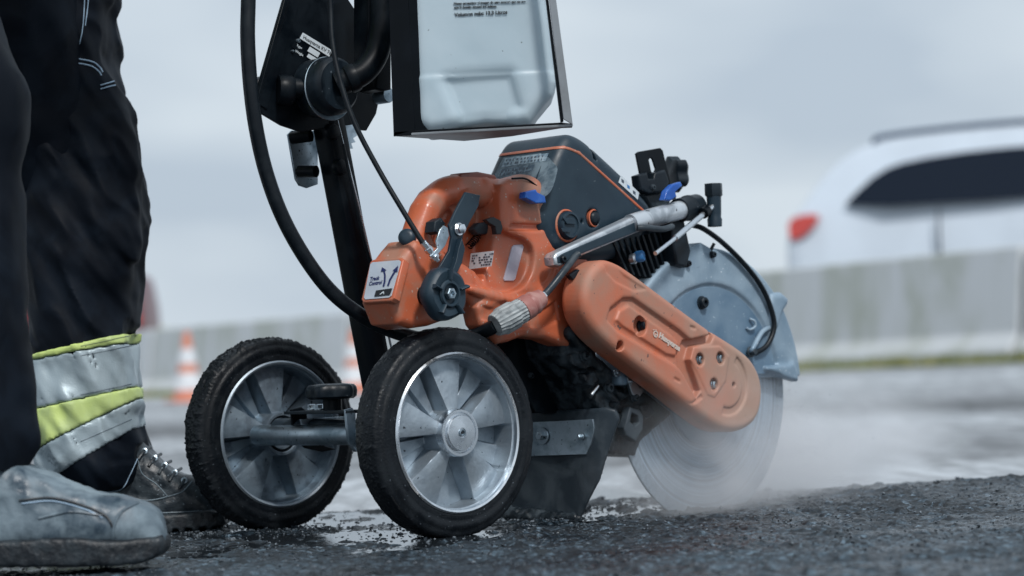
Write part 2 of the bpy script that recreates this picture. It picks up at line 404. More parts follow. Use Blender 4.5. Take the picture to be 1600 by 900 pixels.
# far ground: one sheet to the horizon, light worn concrete with damp bands
def zfar(X, Y):
    return -0.012 + .09*sm(-2, 4, X)*sm(9, 15, Y)*(1-sm(24, 60, Y)) + .004*vnoise(np.stack([X, Y, X*0], -1), 3.0, 3, 2)*(Y < 12)*(Y > 3)
gx = np.concatenate([-np.geomspace(600, 2.2, 26), np.linspace(-2, 4, 60), np.geomspace(4.4, 600, 26)])
gy = np.concatenate([-np.geomspace(300, .6, 12), np.linspace(0, 3, 12), np.linspace(3.2, 20, 90), np.geomspace(21, 900, 24)])
mg = bpy.data.materials.new('worn_concrete'); mg.use_nodes = True; t = mg.node_tree; l = t.links.new; b = t.nodes['Principled BSDF']
tc = t.nodes.new('ShaderNodeTexCoord'); sx = t.nodes.new('ShaderNodeSeparateXYZ'); l(tc.outputs['Object'], sx.inputs[0])
n1 = t.nodes.new('ShaderNodeTexNoise'); n1.inputs['Scale'].default_value = 1.3; n1.inputs['Detail'].default_value = 7; n1.inputs['Roughness'].default_value = .65
mpp = t.nodes.new('ShaderNodeMapping'); mpp.inputs['Scale'].default_value = (.9, 1.5, 1); l(tc.outputs['Object'], mpp.inputs[0]); l(mpp.outputs[0], n1.inputs[0])
ad = t.nodes.new('ShaderNodeMath'); ad.operation = 'MULTIPLY_ADD'; ad.inputs[1].default_value = 1.6; l(n1.outputs[0], ad.inputs[0]); l(sx.outputs['Y'], ad.inputs[2])
sxm = t.nodes.new('ShaderNodeMath'); sxm.operation = 'MULTIPLY_ADD'; sxm.inputs[1].default_value = .35; l(sx.outputs['X'], sxm.inputs[0]); l(ad.outputs[0], sxm.inputs[2])
mr = t.nodes.new('ShaderNodeMapRange'); mr.inputs[1].default_value = 3; mr.inputs[2].default_value = 24; l(sxm.outputs[0], mr.inputs[0])
rp = t.nodes.new('ShaderNodeValToRGB'); e = rp.color_ramp
stops = [(0, .40), (.10, .45), (.135, .24), (.20, .27), (.23, .45), (.27, .28), (.31, .11), (.36, .15), (.40, .28), (.58, .45), (.62, .30), (.68, .28), (1, .45)]
e.elements[0].position = 0; e.elements[1].position = 1
for p_, c_ in stops[1:-1]: e.elements.new(p_)
for el_, (p_, c_) in zip(sorted(e.elements, key=lambda q: q.position), stops): el_.position = p_; el_.color = (c_*.92, c_*.99, c_*1.06, 1)
l(mr.outputs[0], rp.inputs[0])
n2 = t.nodes.new('ShaderNodeTexNoise'); n2.inputs['Scale'].default_value = 5; n2.inputs['Detail'].default_value = 5; n2.inputs['Roughness'].default_value = .62; mp3 = t.nodes.new('ShaderNodeMapping'); mp3.inputs['Scale'].default_value = (2.6, .55, 1); l(tc.outputs['Object'], mp3.inputs[0]); l(mp3.outputs[0], n2.inputs[0])
m2 = t.nodes.new('ShaderNodeMapRange'); m2.inputs[1].default_value = .38; m2.inputs[2].default_value = .62; m2.inputs[3].default_value = .55; m2.inputs[4].default_value = 1.08; l(n2.outputs[0], m2.inputs[0])
vm = t.nodes.new('ShaderNodeVectorMath'); vm.operation = 'SCALE'; l(rp.outputs[0], vm.inputs[0]); l(m2.outputs[0], vm.inputs['Scale']); l(vm.outputs[0], b.inputs['Base Color'])
rr = t.nodes.new('ShaderNodeMapRange'); rr.inputs[1].default_value = .4; rr.inputs[2].default_value = .6; rr.inputs[3].default_value = .55; rr.inputs[4].default_value = .9; l(n1.outputs[0], rr.inputs[0]); l(rr.outputs[0], b.inputs['Roughness'])
V, F = grid_mesh(gx, gy, zfar); structure('ground', V, F, mg, smooth=True)

# near asphalt layer, milled and wet, real relief
EDGE = lambda X: 3.34 + .10*(X+.2) + .035*vnoise(np.stack([X, X*0, X*0], -1), 9, 5, 3)
WET = lambda X, Y: sm(.10, -.12, X)*sm(2.05, 2.4, Y)
def znear(X, Y):
    p = np.stack([X, Y, X*0], -1)
    fine = vnoise(p, 300, 1, 1)*.0012 + vnoise(p, 150, 12, 1)*.0016 + vnoise(p, 80, 2, 2)*.0016
    lumps = np.maximum(vnoise(p, 34, 4, 3)-.12, 0)*.011
    broad = vnoise(p, 6, 8, 2)*.0035
    we = WET(X, Y)
    z = fine*(1-.35*we) + lumps*(1-.3*we) + broad
    z = z + .006*sm(.15, .8, X)*sm(2.7, 3.3, Y)         # the cut bank on the right stands a little proud
    ed = EDGE(X); return z - .05*sm(ed, ed+.03, Y)
near_x = np.concatenate([-np.geomspace(6, .82, 14), np.arange(-.80, .86, .0024), np.geomspace(.88, 6, 14)])
near_y = np.concatenate([np.linspace(-2, 1.9, 10), np.arange(1.95, 3.56, .0032)])
ma = bpy.data.materials.new('wet_asphalt'); ma.use_nodes = True; t = ma.node_tree; l = t.links.new; b = t.nodes['Principled BSDF']
tc = t.nodes.new('ShaderNodeTexCoord')
na = t.nodes.new('ShaderNodeTexNoise'); na.inputs['Scale'].default_value = 120; na.inputs['Detail'].default_value = 6; na.inputs['Roughness'].default_value = .8; l(tc.outputs['Object'], na.inputs[0])
vo = t.nodes.new('ShaderNodeTexVoronoi'); vo.inputs['Scale'].default_value = 130; vo.inputs['Randomness'].default_value = 1; l(tc.outputs['Object'], vo.inputs[0])
vs = t.nodes.new('ShaderNodeSeparateColor'); l(vo.outputs['Color'], vs.inputs[0])
vr = t.nodes.new('ShaderNodeValToRGB'); vr.color_ramp.elements[0].position = .35; vr.color_ramp.elements[0].color = (.25, .25, .25, 1); vr.color_ramp.elements[1].position = 1.0; vr.color_ramp.elements[1].color = (2.2, 2.1, 2.0, 1); e5 = vr.color_ramp.elements.new(.8); e5.color = (.85, .85, .85, 1); l(vs.outputs[0], vr.inputs[0])
ra = t.nodes.new('ShaderNodeValToRGB'); ra.color_ramp.elements[0].position = .40; ra.color_ramp.elements[0].color = (.004, .008, .013, 1)
ra.color_ramp.elements[1].position = .72; ra.color_ramp.elements[1].color = (.15, .21, .27, 1); el_ = ra.color_ramp.elements.new(.52); el_.color = (.019, .031, .043, 1); l(na.outputs[0], ra.inputs[0])
nb = t.nodes.new('ShaderNodeTexNoise'); nb.inputs['Scale'].default_value = 5; nb.inputs['Detail'].default_value = 5; l(tc.outputs['Object'], nb.inputs[0])
sy = t.nodes.new('ShaderNodeSeparateXYZ'); l(tc.outputs['Object'], sy.inputs[0])
dr = t.nodes.new('ShaderNodeMapRange'); dr.inputs[1].default_value = 2.75; dr.inputs[2].default_value = 2.35; dr.inputs[3].default_value = .0; dr.inputs[4].default_value = .55; l(sy.outputs['Y'], dr.inputs[0])
nbm = t.nodes.new('ShaderNodeMapRange'); nbm.inputs[1].default_value = .35; nbm.inputs[2].default_value = .62; l(nb.outputs[0], nbm.inputs[0])
mlt = t.nodes.new('ShaderNodeMath'); mlt.operation = 'MULTIPLY'; l(dr.outputs[0], mlt.inputs[0]); l(nbm.outputs[0], mlt.inputs[1])
mxx = t.nodes.new('ShaderNodeMix'); mxx.data_type = 'RGBA'; mxx.inputs[7].default_value = (.075, .120, .160, 1); vmm = t.nodes.new('ShaderNodeVectorMath'); vmm.operation = 'MULTIPLY'; l(ra.outputs[0], mxx.inputs[6]); l(mxx.outputs[2], vmm.inputs[0]); l(vr.outputs[0], vmm.inputs[1]); l(mlt.outputs[0], mxx.inputs[0]); l(vmm.outputs[0], b.inputs['Base Color'])
rg = t.nodes.new('ShaderNodeMapRange'); rg.inputs[1].default_value = .4; rg.inputs[2].default_value = .6; rg.inputs[3].default_value = .22; rg.inputs[4].default_value = .6; l(nb.outputs[0], rg.inputs[0]); l(rg.outputs[0], b.inputs['Roughness'])
bp = t.nodes.new('ShaderNodeBump'); bp.inputs['Strength'].default_value = .7; bp.inputs['Distance'].default_value = .0015; l(na.outputs[0], bp.inputs['Height']); l(bp.outputs[0], b.inputs['Normal'])
V, F = grid_mesh(near_x, near_y, znear); structure('asphalt_layer', V, F, ma, smooth=True)
# thin slurry water lying in the hollows
def sheet(pts, z, n=60, seed=1):
    c = np.mean(pts, 0); pts = chaikin(pts, 2); 
    V = [(c[0], c[1], z)]+[(p[0], p[1], z) for p in pts]; k = len(pts)
    return V, [[0, 1+i, 1+(i+1) % k] for i in range(k)]
mw = mat('slurry_water', (.018, .023, .028), .10, bump=.25, bscale=60, bdist=.0006)
for pxs, z in (([(330, 812), (560, 800), (720, 792), (830, 812), (790, 838), (700, 852), (600, 866), (380, 872), (200, 872), (120, 850)], .0006),
               ([(860, 770), (960, 764), (1030, 778), (1180, 776), (1250, 782), (1000, 800), (930, 818), (840, 812)], .0010)):
    pts = [Gp(a, b_)[:2] for a, b_ in pxs]; V, F = sheet(pts, z); structure('slurry_water', V, F, mw)

# grit and clods scattered over the asphalt
def rock(c, r, V, F):
    n = len(V)
    base = [(1, 0, 0), (-1, 0, 0), (0, 1, 0), (0, -1, 0), (0, 0, 1), (0, 0, -1), (.6, .6, .6), (-.6, .6, .5), (.6, -.6, .5), (-.6, -.6, .6)]
    fc = [(0, 2, 6), (2, 4, 6), (4, 0, 6), (2, 1, 7), (1, 4, 7), (4, 2, 7), (0, 8, 3), (3, 8, 4), (4, 8, 0), (1, 3, 9), (3, 4, 9), (4, 1, 9), (0, 5, 2), (2, 5, 1), (1, 5, 3), (3, 5, 0)]
    s = r*np.array([random.uniform(.7, 1.3), random.uniform(.7, 1.3), random.uniform(.5, .9)]); a = random.uniform(0, 6.28); ca, sa = math.cos(a), math.sin(a)
    for p in base:
        q = np.array(p)*s*random.uniform(.75, 1.2); V.append((c[0]+q[0]*ca-q[1]*sa, c[1]+q[0]*sa+q[1]*ca, c[2]+q[2]))
    F += [[n+i for i in f] for f in fc]
V, F = [], []
def zn(x, y): return float(znear(np.array([x]), np.array([y]))[0])
cand = []
for _ in range(9000):
    y = random.uniform(2.15, 3.36); x = random.uniform(-.30*y, .30*y); r = abs(random.gauss(0, .0008))+.0005
    cand.append((x, y, r))
for (px, py, sp, n, rr_) in ((700, 838, .06, 300, .0010), (430, 826, .06, 240, .0010), (850, 812, .09, 420, .0013), (1080, 785, .13, 420, .0018), (300, 832, .08, 200, .0010), (600, 822, .12, 320, .0010), (1300, 765, .12, 160, .0018)):
    g = Gp(px, py)
    for _ in range(n): cand.append((g[0]+random.gauss(0, sp), g[1]+random.gauss(0, sp*.7), abs(random.gauss(0, rr_))+.0007))
cand = [c for c in cand if c[1] < 3.38]
zs = znear(np.array([c[0] for c in cand]), np.array([c[1] for c in cand]))
for (x, y, r), z in zip(cand, zs): rock((x, y, z+r*.3), r, V, F)
structure('asphalt_grit', V, F, mat('grit', (.012, .017, .022), .3, base2=(.16, .19, .22), nscale=140, nlo=.42, nhi=.62, rough2=.6), kind='stuff', label='wet black asphalt grit and clods strewn over the ground')['category'] = 'grit'

# verge strip at the barrier foot
BL = np.array([-7.6, 33.6]); BR = np.array([4.9, 15.2]); bd = (BR-BL)/np.linalg.norm(BR-BL); bn = np.array([bd[1], -bd[0]])*1.0
if bn[1] > 0: bn = -bn
V, F = [], []
tot = np.linalg.norm(BR-BL)
for _ in range(9000):
    s = random.uniform(-1, tot+2); o_ = random.uniform(.02, .28); p = BL+bd*s+bn*o_
    gz = float(zfar(np.array([p[0]]), np.array([p[1]]))[0]); hgt = random.uniform(.03, .10); a = random.uniform(0, 3.14); wd = .012
    dx, dy = wd*math.cos(a), wd*math.sin(a); n = len(V)
    V += [(p[0]-dx, p[1]-dy, gz), (p[0]+dx, p[1]+dy, gz), (p[0]+random.uniform(-.03, .03), p[1]+random.uniform(-.03, .03), gz+hgt)]; F.append([n, n+1, n+2])
structure('verge_grass', V, F, mat('verge_green', (.17, .20, .05), .8, base2=(.28, .27, .09), nscale=3), kind='stuff', label='thin yellow-green weeds along the foot of the concrete barrier')['category'] = 'grass'

# raised carriageway behind the barrier
V = [(-60, 34.5+40, .30), (-7.4-1, 35.2, .30), (6.5, 14.6, .30), (40, 8, .30), (300, 60, .30), (300, 600, .30), (-300, 600, .30), (-300, 90, .3)]
V = [(-80, 143, .28), tuple(np.append(BL-bd*20-bn*.35, .28)), tuple(np.append(BR+bd*6-bn*.35, .28)), (60, 30, .28), (250, 300, .28), (-80, 300, .28)]
V2 = [(x, y, -.1) for x, y, z in V]; k = len(V)
structure('carriageway', V+V2, [list(range(k))[::-1]]+[[i, (i+1) % k, k+(i+1) % k, k+i] for i in range(k)], mat('road_asphalt', (.05, .055, .06), .8, base2=(.07, .075, .08), nscale=2))

# concrete barrier segments
mb_c = mat('barrier_concrete', (.50, .525, .545), .8, base2=(.31, .335, .28), nscale=2.4, nlo=.46, nhi=.74, rough2=.9, stretch=(1, 1, .3), bump=.3, bscale=30, bdist=.004)
SEG = 5.0
joint0 = 10.05
prof = [(0, 0), (.0, .10), (-.10, .22), (-.17, .87), (-.33, .87), (-.40, .22), (-.5, .10), (-.5, 0)]
lbls = {-2: 'grey concrete barrier length at the far left end behind the worker', -1: 'grey concrete barrier length behind the dark trousers, left of the orange cones',
        0: 'grey concrete barrier length behind the left traffic cone, ending at a dark joint', 1: 'grey concrete barrier length right of the joint, behind the orange machine',
        2: 'grey concrete barrier length to the right of the saw blade, below the white car tail', 3: 'grey concrete barrier length at the right end, below the white car door'}
for k in range(-1, 4):
    s0, s1 = joint0+(k-1)*SEG+.03, joint0+k*SEG-.03
    a = BL+bd*s0; b2 = BL+bd*s1
    V, F = [], []
    for q in (a, b2):
        gz = float(zfar(np.array([q[0]]), np.array([q[1]]))[0])-.03
        for (o_, z_) in prof: V.append((q[0]+bn[0]*o_, q[1]+bn[1]*o_, gz+z_+(.03 if z_ else 0)))
    n = len(prof); F = [[i, (i+1) % n, n+(i+1) % n, n+i] for i in range(n)]+[list(range(n))[::-1], list(range(n, 2*n))]
    cen = np.array([(a[0]+b2[0])/2, (a[1]+b2[1])/2, 0])
    o = link('concrete_barrier', np.array(V)-cen, F, mb_c, None, smooth=False); o.location = cen
    bv = o.modifiers.new('b', 'BEVEL'); bv.width = .02; bv.segments = 3
    o['label'] = lbls[k]; o['category'] = 'barrier'; o['group'] = 'concrete barrier lengths along the road'

# pale guard rail beyond the barrier
gr = thing('guard_rail', 'pale steel guard rail with posts beyond the concrete barrier', 'guard rail', (-12, 44, .3), world=True)
mr_ = mat('galvanised', (.62, .66, .70), .5, .2, base2=(.5, .54, .28), nscale=2)
ga, gb = np.array([-16., 47.]), np.array([6., 41.]); gd = (gb-ga)/np.linalg.norm(gb-ga); gl = np.linalg.norm(gb-ga); gn = np.array([-gd[1], gd[0]])
V, F = [], []; pr = [(0, .62), (.04, .66), (.0, .72), (.0, .80), (.04, .86), (0, .92)]
for q in (ga, gb):
    for o_, z_ in pr: V.append((q[0]-gn[0]*o_, q[1]-gn[1]*o_, .3+z_))
    for o_, z_ in pr[::-1]: V.append((q[0]-gn[0]*(o_-.01), q[1]-gn[1]*(o_-.01), .3+z_))
n = 12; F = [[i, (i+1) % n, n+(i+1) % n, n+i] for i in range(n)]+[list(range(n))[::-1], list(range(n, 2*n))]
link('rail', V, F, mr_, gr, smooth=False)
for k in range(12):
    q = ga+gd*(gl*k/11); m_ = MB(); e = .05
    vv = [(q[0]+sx_*e, q[1]+.06+sy_*e, z_) for z_ in (.3, 1.18) for sx_, sy_ in ((-1, -1), (1, -1), (1, 1), (-1, 1))]
    m_.add(vv, [[0, 1, 2, 3], [4, 7, 6, 5], [0, 4, 5, 1], [1, 5, 6, 2], [2, 6, 7, 3], [3, 7, 4, 0]]); m_.build('post', mr_, gr, smooth=False)

# ---- cars beyond the barrier: extruded side profile with tumblehome, real glass panels, lamps and wheels
def car(name, label, base, yaw, L_, paint, prof_, glasses, tail, W=1.78, rails=True):
    """prof_: (x along length, z) side outline; x=0 rear bumper, +x front"""
    r = thing(name, label, 'car', base, world=True, group='cars on the road beyond the barrier'); r.rotation_euler = (0, 0, yaw); r.scale = (1.13, 1.13, 1.13)
    FR[r.name] = np.zeros(3)
    mp_ = mat(name+'_paint', paint, .35, .0, coat=.15, base2=tuple(c*.93 for c in paint), nscale=2)
    mgl = mat(name+'_glass', (.004, .009, .020), .12, 0, spec=.25)
    pr = chaikin(prof_, 2); n = len(pr)
    def half(z): return W/2 - max(0, z-.95)*.32 - max(0, .35-z)*.25
    ys = [-1, -.985, -.93, -.5, 0, .5, .93, .985, 1]; V = []; F = []
    for j, t_ in enumerate(ys):
        ins = {-1: .030, 1: .030, -.985: .010, .985: .010}.get(t_, 0)
        for (x_, z_) in pr:
            cx, cz = L_/2, .8; V.append((x_+(cx-x_)*ins, half(z_)*t_, z_+(cz-z_)*ins))
    for j in range(len(ys)-1):
        for i in range(n):
            i2 = (i+1) % n; F.append([j*n+i, (j+1)*n+i, (j+1)*n+i2, j*n+i2])
    F += [list(range(n)), [(len(ys)-1)*n+i for i in range(n)][::-1]]
    link('body', V, F, mp_, r, angle=30)
    def side(poly, nm, m_, out_, sgn=-1, par=None):
        p = chaikin(poly, 1); V = []; k = len(p)
        for off in (.0, out_):
            for (x_, z_) in p: V.append((x_, sgn*(half(z_)*1.0+.002+off-.006), z_))
        F = [list(range(k)), list(range(k, 2*k))[::-1]]+[[i, k+i, k+(i+1) % k, (i+1) % k] for i in range(k)]
        return link(nm, V, F, m_, par or r, smooth=False)
    for sgn in (-1, 1):
        for g_ in glasses: side(g_, 'side_window', mgl, .012, sgn)
        side(tail, 'tail_light', mat('tail_red', (.50, .06, .05), .35), .02, sgn)
        side([(2.0, .93), (2.22, .93), (2.22, .90), (2.0, .90)], 'door_handle', mgl, .03, sgn)
    for sgn in (-1, 1):
        for xg in (1.24, 2.16, 3.05): side([(xg, .35), (xg+.02, .35), (xg+.02, 1.05), (xg, 1.05)], 'door_gap', mgl, .008, sgn)
        side([(.9, .30), (3.8, .30), (3.8, .42), (.9, .42)], 'sill_trim', mgl, .015, sgn)
    for xw in (.85, L_-.85):
        for sgn in (-1, 1):
            m_ = MB(); m_.add(*cyl((xw, sgn*(W/2-.2), .33), (0, sgn, 0), .33, .22, 32)); wh = m_.build('wheel', mat('car_tyre', (.02, .02, .022), .7), r)
            m_ = MB(); m_.add(*cyl((xw, sgn*(W/2+.005), .33), (0, sgn, 0), .21, .03, 24)); m_.build('rim', 'alu', wh)
    if rails:
        for sgn in (-1, 1):
            m_ = MB(); m_.add(*tube([(.72, sgn*.60, 1.60), (.80, sgn*.62, 1.665), (1.6, sgn*.63, 1.70), (2.5, sgn*.63, 1.69), (2.9, sgn*.61, 1.62)], .022)); m_.build('roof_rail', mat('rail_dark', (.02, .045, .10), .4, spec=.2), r)
    return r
cw = D(1264, 395, 22.0); prof_w = [(.05, .35), (.0, .6), (.02, .95), (.10, 1.08), (.30, 1.36), (.52, 1.56), (.85, 1.64), (1.7, 1.67), (2.5, 1.63), (3.1, 1.36), (3.55, 1.10), (4.3, .98), (4.65, .80), (4.7, .45), (4.6, .28), (.15, .28)]
gl_w = [[(.49, 1.09), (.55, 1.18), (.78, 1.38), (1.02, 1.45), (1.6, 1.50), (2.3, 1.50), (2.6, 1.48), (2.95, 1.30), (3.15, 1.13), (2.0, 1.08)]]
car('white_car', 'white estate car with dark side windows, roof rails and a red tail light', (cw[0], 22.0, .28), R(-20), 4.7, (.60, .67, .75), prof_w, gl_w, [(.035, 1.02), (.16, 1.06), (.30, 1.05), (.27, .98), (.16, .88), (.05, .84)])
crd = D(237, 500, 40)
car('red_car', 'dark red car with a black rear window behind the barrier, beside the trousers', (crd[0], 40, .28), R(180), 4.2, (.13, .010, .016), [(.02, .35), (.0, .6), (.0, 1.0), (.04, 1.35), (.10, 1.60), (.9, 1.66), (2.0, 1.62), (2.7, 1.15), (3.7, .98), (4.15, .7), (4.1, .28), (.15, .28)],
    [[(.03, 1.12), (.07, 1.38), (.13, 1.54), (.9, 1.58), (.9, 1.10)], [(.97, 1.10), (.97, 1.56), (1.9, 1.52), (2.4, 1.10)]], [(.02, .92), (.1, .96), (.12, .8), (.02, .78)], rails=False)

# traffic cones
def cone(px, pyb, Y, label, yaw, tilt=0):
    b0 = D(px, pyb, Y); gz = float(zfar(np.array([b0[0]]), np.array([Y]))[0])
    r = thing('traffic_cone', label, 'traffic cone', (b0[0], Y, gz), group='orange and white traffic cones by the barrier', world=True); r.rotation_euler = (tilt, 0, yaw)
    FR[r.name] = np.zeros(3); H = .66
    mo = mat('cone_orange', (.60, .20, .12), .5, base2=(.50, .22, .15), nscale=12); mw_ = mat('cone_white', (.70, .72, .74), .4, base2=(.55, .57, .6), nscale=12)
    def rad(z): return .145-(.145-.028)*(z-.03)/(H-.03)
    m_ = MB(); s = .19
    vv = [(x_, y_, z_) for z_, q in ((0, s), (.022, s), (.03, s-.012)) for x_, y_ in ((-q, -q), (q, -q), (q, q), (-q, q))]
    m_.add(vv, [[3, 2, 1, 0], [8, 9, 10, 11]]+[[j*4+i, j*4+(i+1) % 4, (j+1)*4+(i+1) % 4, (j+1)*4+i] for j in (0, 1) for i in range(4)]); m_.build('cone_base', mo, r, smooth=False)
    zs = [.03, .11, .27, .355, .50, H]
    cols = [mo, mw_, mo, mw_, mo]
    body = None
    m_ = MB(); m_.add(*lathe((0, 0, 0), (0, 0, 1), [(rad(.03), .03), (rad(H-.005), H-.005), (rad(H)-.006, H), (.012, H-.004)], 32)); body = m_.build('cone_body', mo, r)
    for a, b2 in ((.11, .27), (.355, .50)):
        m_ = MB(); m_.add(*lathe((0, 0, 0), (0, 0, 1), [(rad(a), a), (rad(a)+.003, a), (rad(b2)+.003, b2), (rad(b2), b2)], 32)); m_.build('reflective_sleeve', mw_, body)
cone(295, 625, 21.6, 'orange and white traffic cone in full view between the trousers and the rear wheel', .4)
cone(555, 618, 23.8, 'orange and white traffic cone half hidden behind the black steel column', .9)
# ================================================================== SAW CART
cart = thing('saw_cart', 'black two-wheeled steel cart with spoked aluminium wheels that carries the orange saw', 'cart', (0, .18, 0))
WROT = R(-4.5)
def wheel(c, lumps, seed, capped, label):
    """axis along -v (towards camera); a = 0 at the near face, growing away"""
    ca, sa = math.cos(WROT), math.sin(WROT)
    def place(V):
        V = np.asarray(V, float); W = V.copy(); W[:, 0] = V[:, 0]*ca - V[:, 1]*sa; W[:, 1] = V[:, 0]*sa+V[:, 1]*ca; return W+np.array(c)
    Ro, Ri, T = .1245, .0945, .046
    prof = [(Ri-.002, .004), (Ri+.001, .001), (Ri+.004, .0), (Ri+.008, .0015), (Ri+.010, .0015)]
    for k in range(8): t = k/7; prof.append((Ri+.012+(Ro-.008-Ri-.012)*t, .001-.0015*math.sin(t*3.14)+.002*t))
    for k in range(1, 6): t = k/5*math.pi/2; prof.append((Ro-.008+.008*math.sin(t), .003+.006*(1-math.cos(t))))
    for k in range(1, 26): prof.append((Ro+.0015*math.sin(k/26*math.pi), .009+(T-.018)*k/26))
    prof2 = [(r, T-a) for r, a in prof[::-1] if a < .0091]
    prof += prof2; prof = np.array(prof); n = 960; th = np.linspace(0, 2*math.pi, n, endpoint=False)
    Rr = prof[:, 0][:, None]+0*th; A = prof[:, 1][:, None]+0*th
    pp = np.stack([Rr*np.cos(th), A, Rr*np.sin(th)], -1)
    tread = sm(Ro-.006, Ro-.001, Rr)
    nz = vnoise(pp, 330, seed, 2); nz2 = vnoise(pp, 95, seed+1, 3)
    Rr2 = Rr+tread*(np.maximum(nz, 0)*.0034+np.maximum(nz2-.12, 0)*.0050)*lumps + (1-tread)*0
    A2 = A - (1-tread)*np.maximum(nz-.25, 0)*.0012*lumps*np.sign(T/2-A)*1.0
    V = np.stack([Rr2*np.cos(th), A2, Rr2*np.sin(th)], -1)
    V[..., 2] = np.maximum(V[..., 2], -c[2]-.003)
    V = V.reshape(-1, 3); m_ = len(prof)
    i = np.arange(m_-1)[:, None]*n; k = np.arange(n)[None]; k2 = (k+1) % n
    F = np.stack([i+k, i+n+k, i+n+k2, i+k2], -1).reshape(-1, 4)
    wl = thing('wheel', '', 'x', (0, .18, 0)); wl.location = (0, 0, 0); wl.rotation_euler = (0, 0, 0); wl.parent = cart
    del wl['label']; del wl['category']
    if label: wl['label'] = label
    link('tyre', place(V), F, 'rubber', wl, angle=0)
    # rim: polar height field, five raised fan spokes over deep pockets with a second web behind
    nr, na = 70, 720; rs = np.linspace(.0235, Ri, nr)[:, None]; ph = np.linspace(0, 2*math.pi, na, endpoint=False)[None]
    t = (rs-.0235)/(Ri-.0235)
    def fans(off, w0, w1, edge):
        k = (ph-off)/(2*math.pi/5); dd = np.abs(k-np.round(k))*(2*math.pi/5)*rs
        wv = w0+(w1-w0)*t; return 1-sm(wv-edge*.5, wv+edge*.5, dd), dd/wv
    top, q = fans(R(93), .0075, .0285, .0030)
    low, q2 = fans(R(93+30), .004, .015, .003)
    a_top = .0055 + .010*np.clip(t*1.0, 0, 1)**1.1 + .002*np.clip(q, 0, 1)**2
    a_low = .030+.0*t
    a_pock = .040+.0*t
    a = a_pock*(1-low)+a_low*low; a = a*(1-top)+a_top*top
    lip = sm(.90, .93, t); a = a*(1-lip)+.0045*lip + .003*sm(.92, .94, t)*(1-sm(.955, .97, t))*0
    lip2 = sm(.965, .985, t); a = a - .0045*lip2
    hubr = 1-sm(.05, .09, t+0*ph); a = a*(1-hubr)+.003*hubr
    X = rs*np.cos(ph); Z = rs*np.sin(ph)
    pn = np.stack([X, a, Z], -1); a = a+vnoise(pn, 180, seed+5, 2)*.00022
    V = np.stack([X, a+.001, Z], -1).reshape(-1, 3); i = np.arange(nr-1)[:, None]*na; k = np.arange(na)[None]; k2 = (k+1) % na
    F = np.stack([i+k, i+na+k, i+na+k2, i+k2], -1).reshape(-1, 4)
    nb = len(V); Vb = V.copy(); Vb[:, 1] = T-.003-(Vb[:, 1]-.001)*.15
    rimv = np.vstack([V, Vb]); Fo = np.stack([(nr-1)*na+k[0], nb+(nr-1)*na+k[0], nb+(nr-1)*na+k2[0], (nr-1)*na+k2[0]], -1)
    rm = link('rim', place(rimv), np.vstack([F, F[:, ::-1]+nb, Fo]), 'alu' if capped else 'alu_dark', wl, angle=30)
    m2 = MB()
    m2.add(*lathe((0, -.0005, 0), (0, 1, 0), [(Ri-.0002, .003), (Ri+.0016, .0005), (Ri-.0005, -.0016), (Ri-.003, -.0004), (Ri-.0032, .006)], 120, caps=False)); ed = m2; 
    V3 = place(ed.v); link('rim_edge', V3, ed.f, 'polish' if capped else 'alu', rm)
    m3 = MB(); m3.add(*lathe((0, -.003, 0), (0, 1, 0), [(.0235, .012), (.0285, .012), (.0285, .002), (.0275, .0), (.0245, .0), (.0235, .002)], 64)); link('hub_ring', place(m3.v), m3.f, 'polish' if capped else 'alu_dark', rm)
    if capped:
        m4 = MB(); m4.add(*lathe((0, -.0055, 0), (0, 1, 0), [(.0215, .012), (.0215, .0012), (.0205, 0), (.0060, -.0006), (.0058, .0006)], 64)); cp = link('hub_cap', place(m4.v), m4.f, 'polish', wl)
        m5 = MB(); m5.add(*lathe((0, -.0068, 0), (0, 1, 0), [(.0044, .002), (.0044, .0), (.0040, -.0006), (.0030, -.0006), (.0030, .0012)], 32)); link('cap_screw', place(m5.v), m5.f, 'zinc', cp)
        m6 = MB(); m6.add(*lathe((0, -.0066, 0), (0, 1, 0), [(.0020, .001), (.0020, -.0002)], hexa=True)); link('screw_socket', place(m6.v), m6.f, 'blackink', cp)
    else:
        m4 = MB(); m4.add(*lathe((0, -.002, 0), (0, 1, 0), [(.0235, .01), (.0235, .001), (.020, .0), (.019, .004), (.0135, .004), (.0135, .008)], 48)); link('hub_bearing', place(m4.v), m4.f, 'black', wl)
    return wl
zc1 = P(718, 673, 0)
wheel((0.0, 0.0, .1235), .38, 3, True, 'near wheel with bright spokes and a polished hub cap')
fc = P(440, 677, .366)
wheel((fc[0], .366, .1235), 1.05, 9, False, 'far wheel with duller spokes and mud-caked tread')

m_ = MB(); m_.add(*cyl((0, .045, .1235), (0, 1, 0), .0135, .33)); m_.build('axle', 'zinc', cart)
# axle bracket: U-shaped clamp round the axle tube with a knob on top
vb = .245
m_ = MB(); a0 = P(436, 672, .340); a1 = P(560, 675, .19); m_.add(*cyl(a0, (a1-a0), .0155, np.linalg.norm(a1-a0), 32, .001)); m_.build('axle_sleeve', 'flap', cart)
zt = P(500, 640, .26)[2]
us = P(452, 660, .30)[0]
brk = slab('axle_bracket', [(452, 640), (468, 636), (476, 642), (478, 662), (486, 682), (505, 697), (524, 702), (500, 706), (474, 700), (456, 680)], .30, .296, 'black', cart, bevel=.0008)
def hplate(name, x0, x1, pxz, vv0, vv1, du, m, th=.004):
    p = P(*pxz); z = p[2]; a = P(x0, pxz[1], vv1)[0]; 
    pts = [(a-du, vv1, z), (a+du, vv1, z), (a+du+ (P(x1, pxz[1], vv0)[0]-a), vv0, z), (a-du+(P(x1, pxz[1], vv0)[0]-a), vv0, z)]
    return slab3(name, pts, (0, 0, -th), m, cart, bevel=.0006)
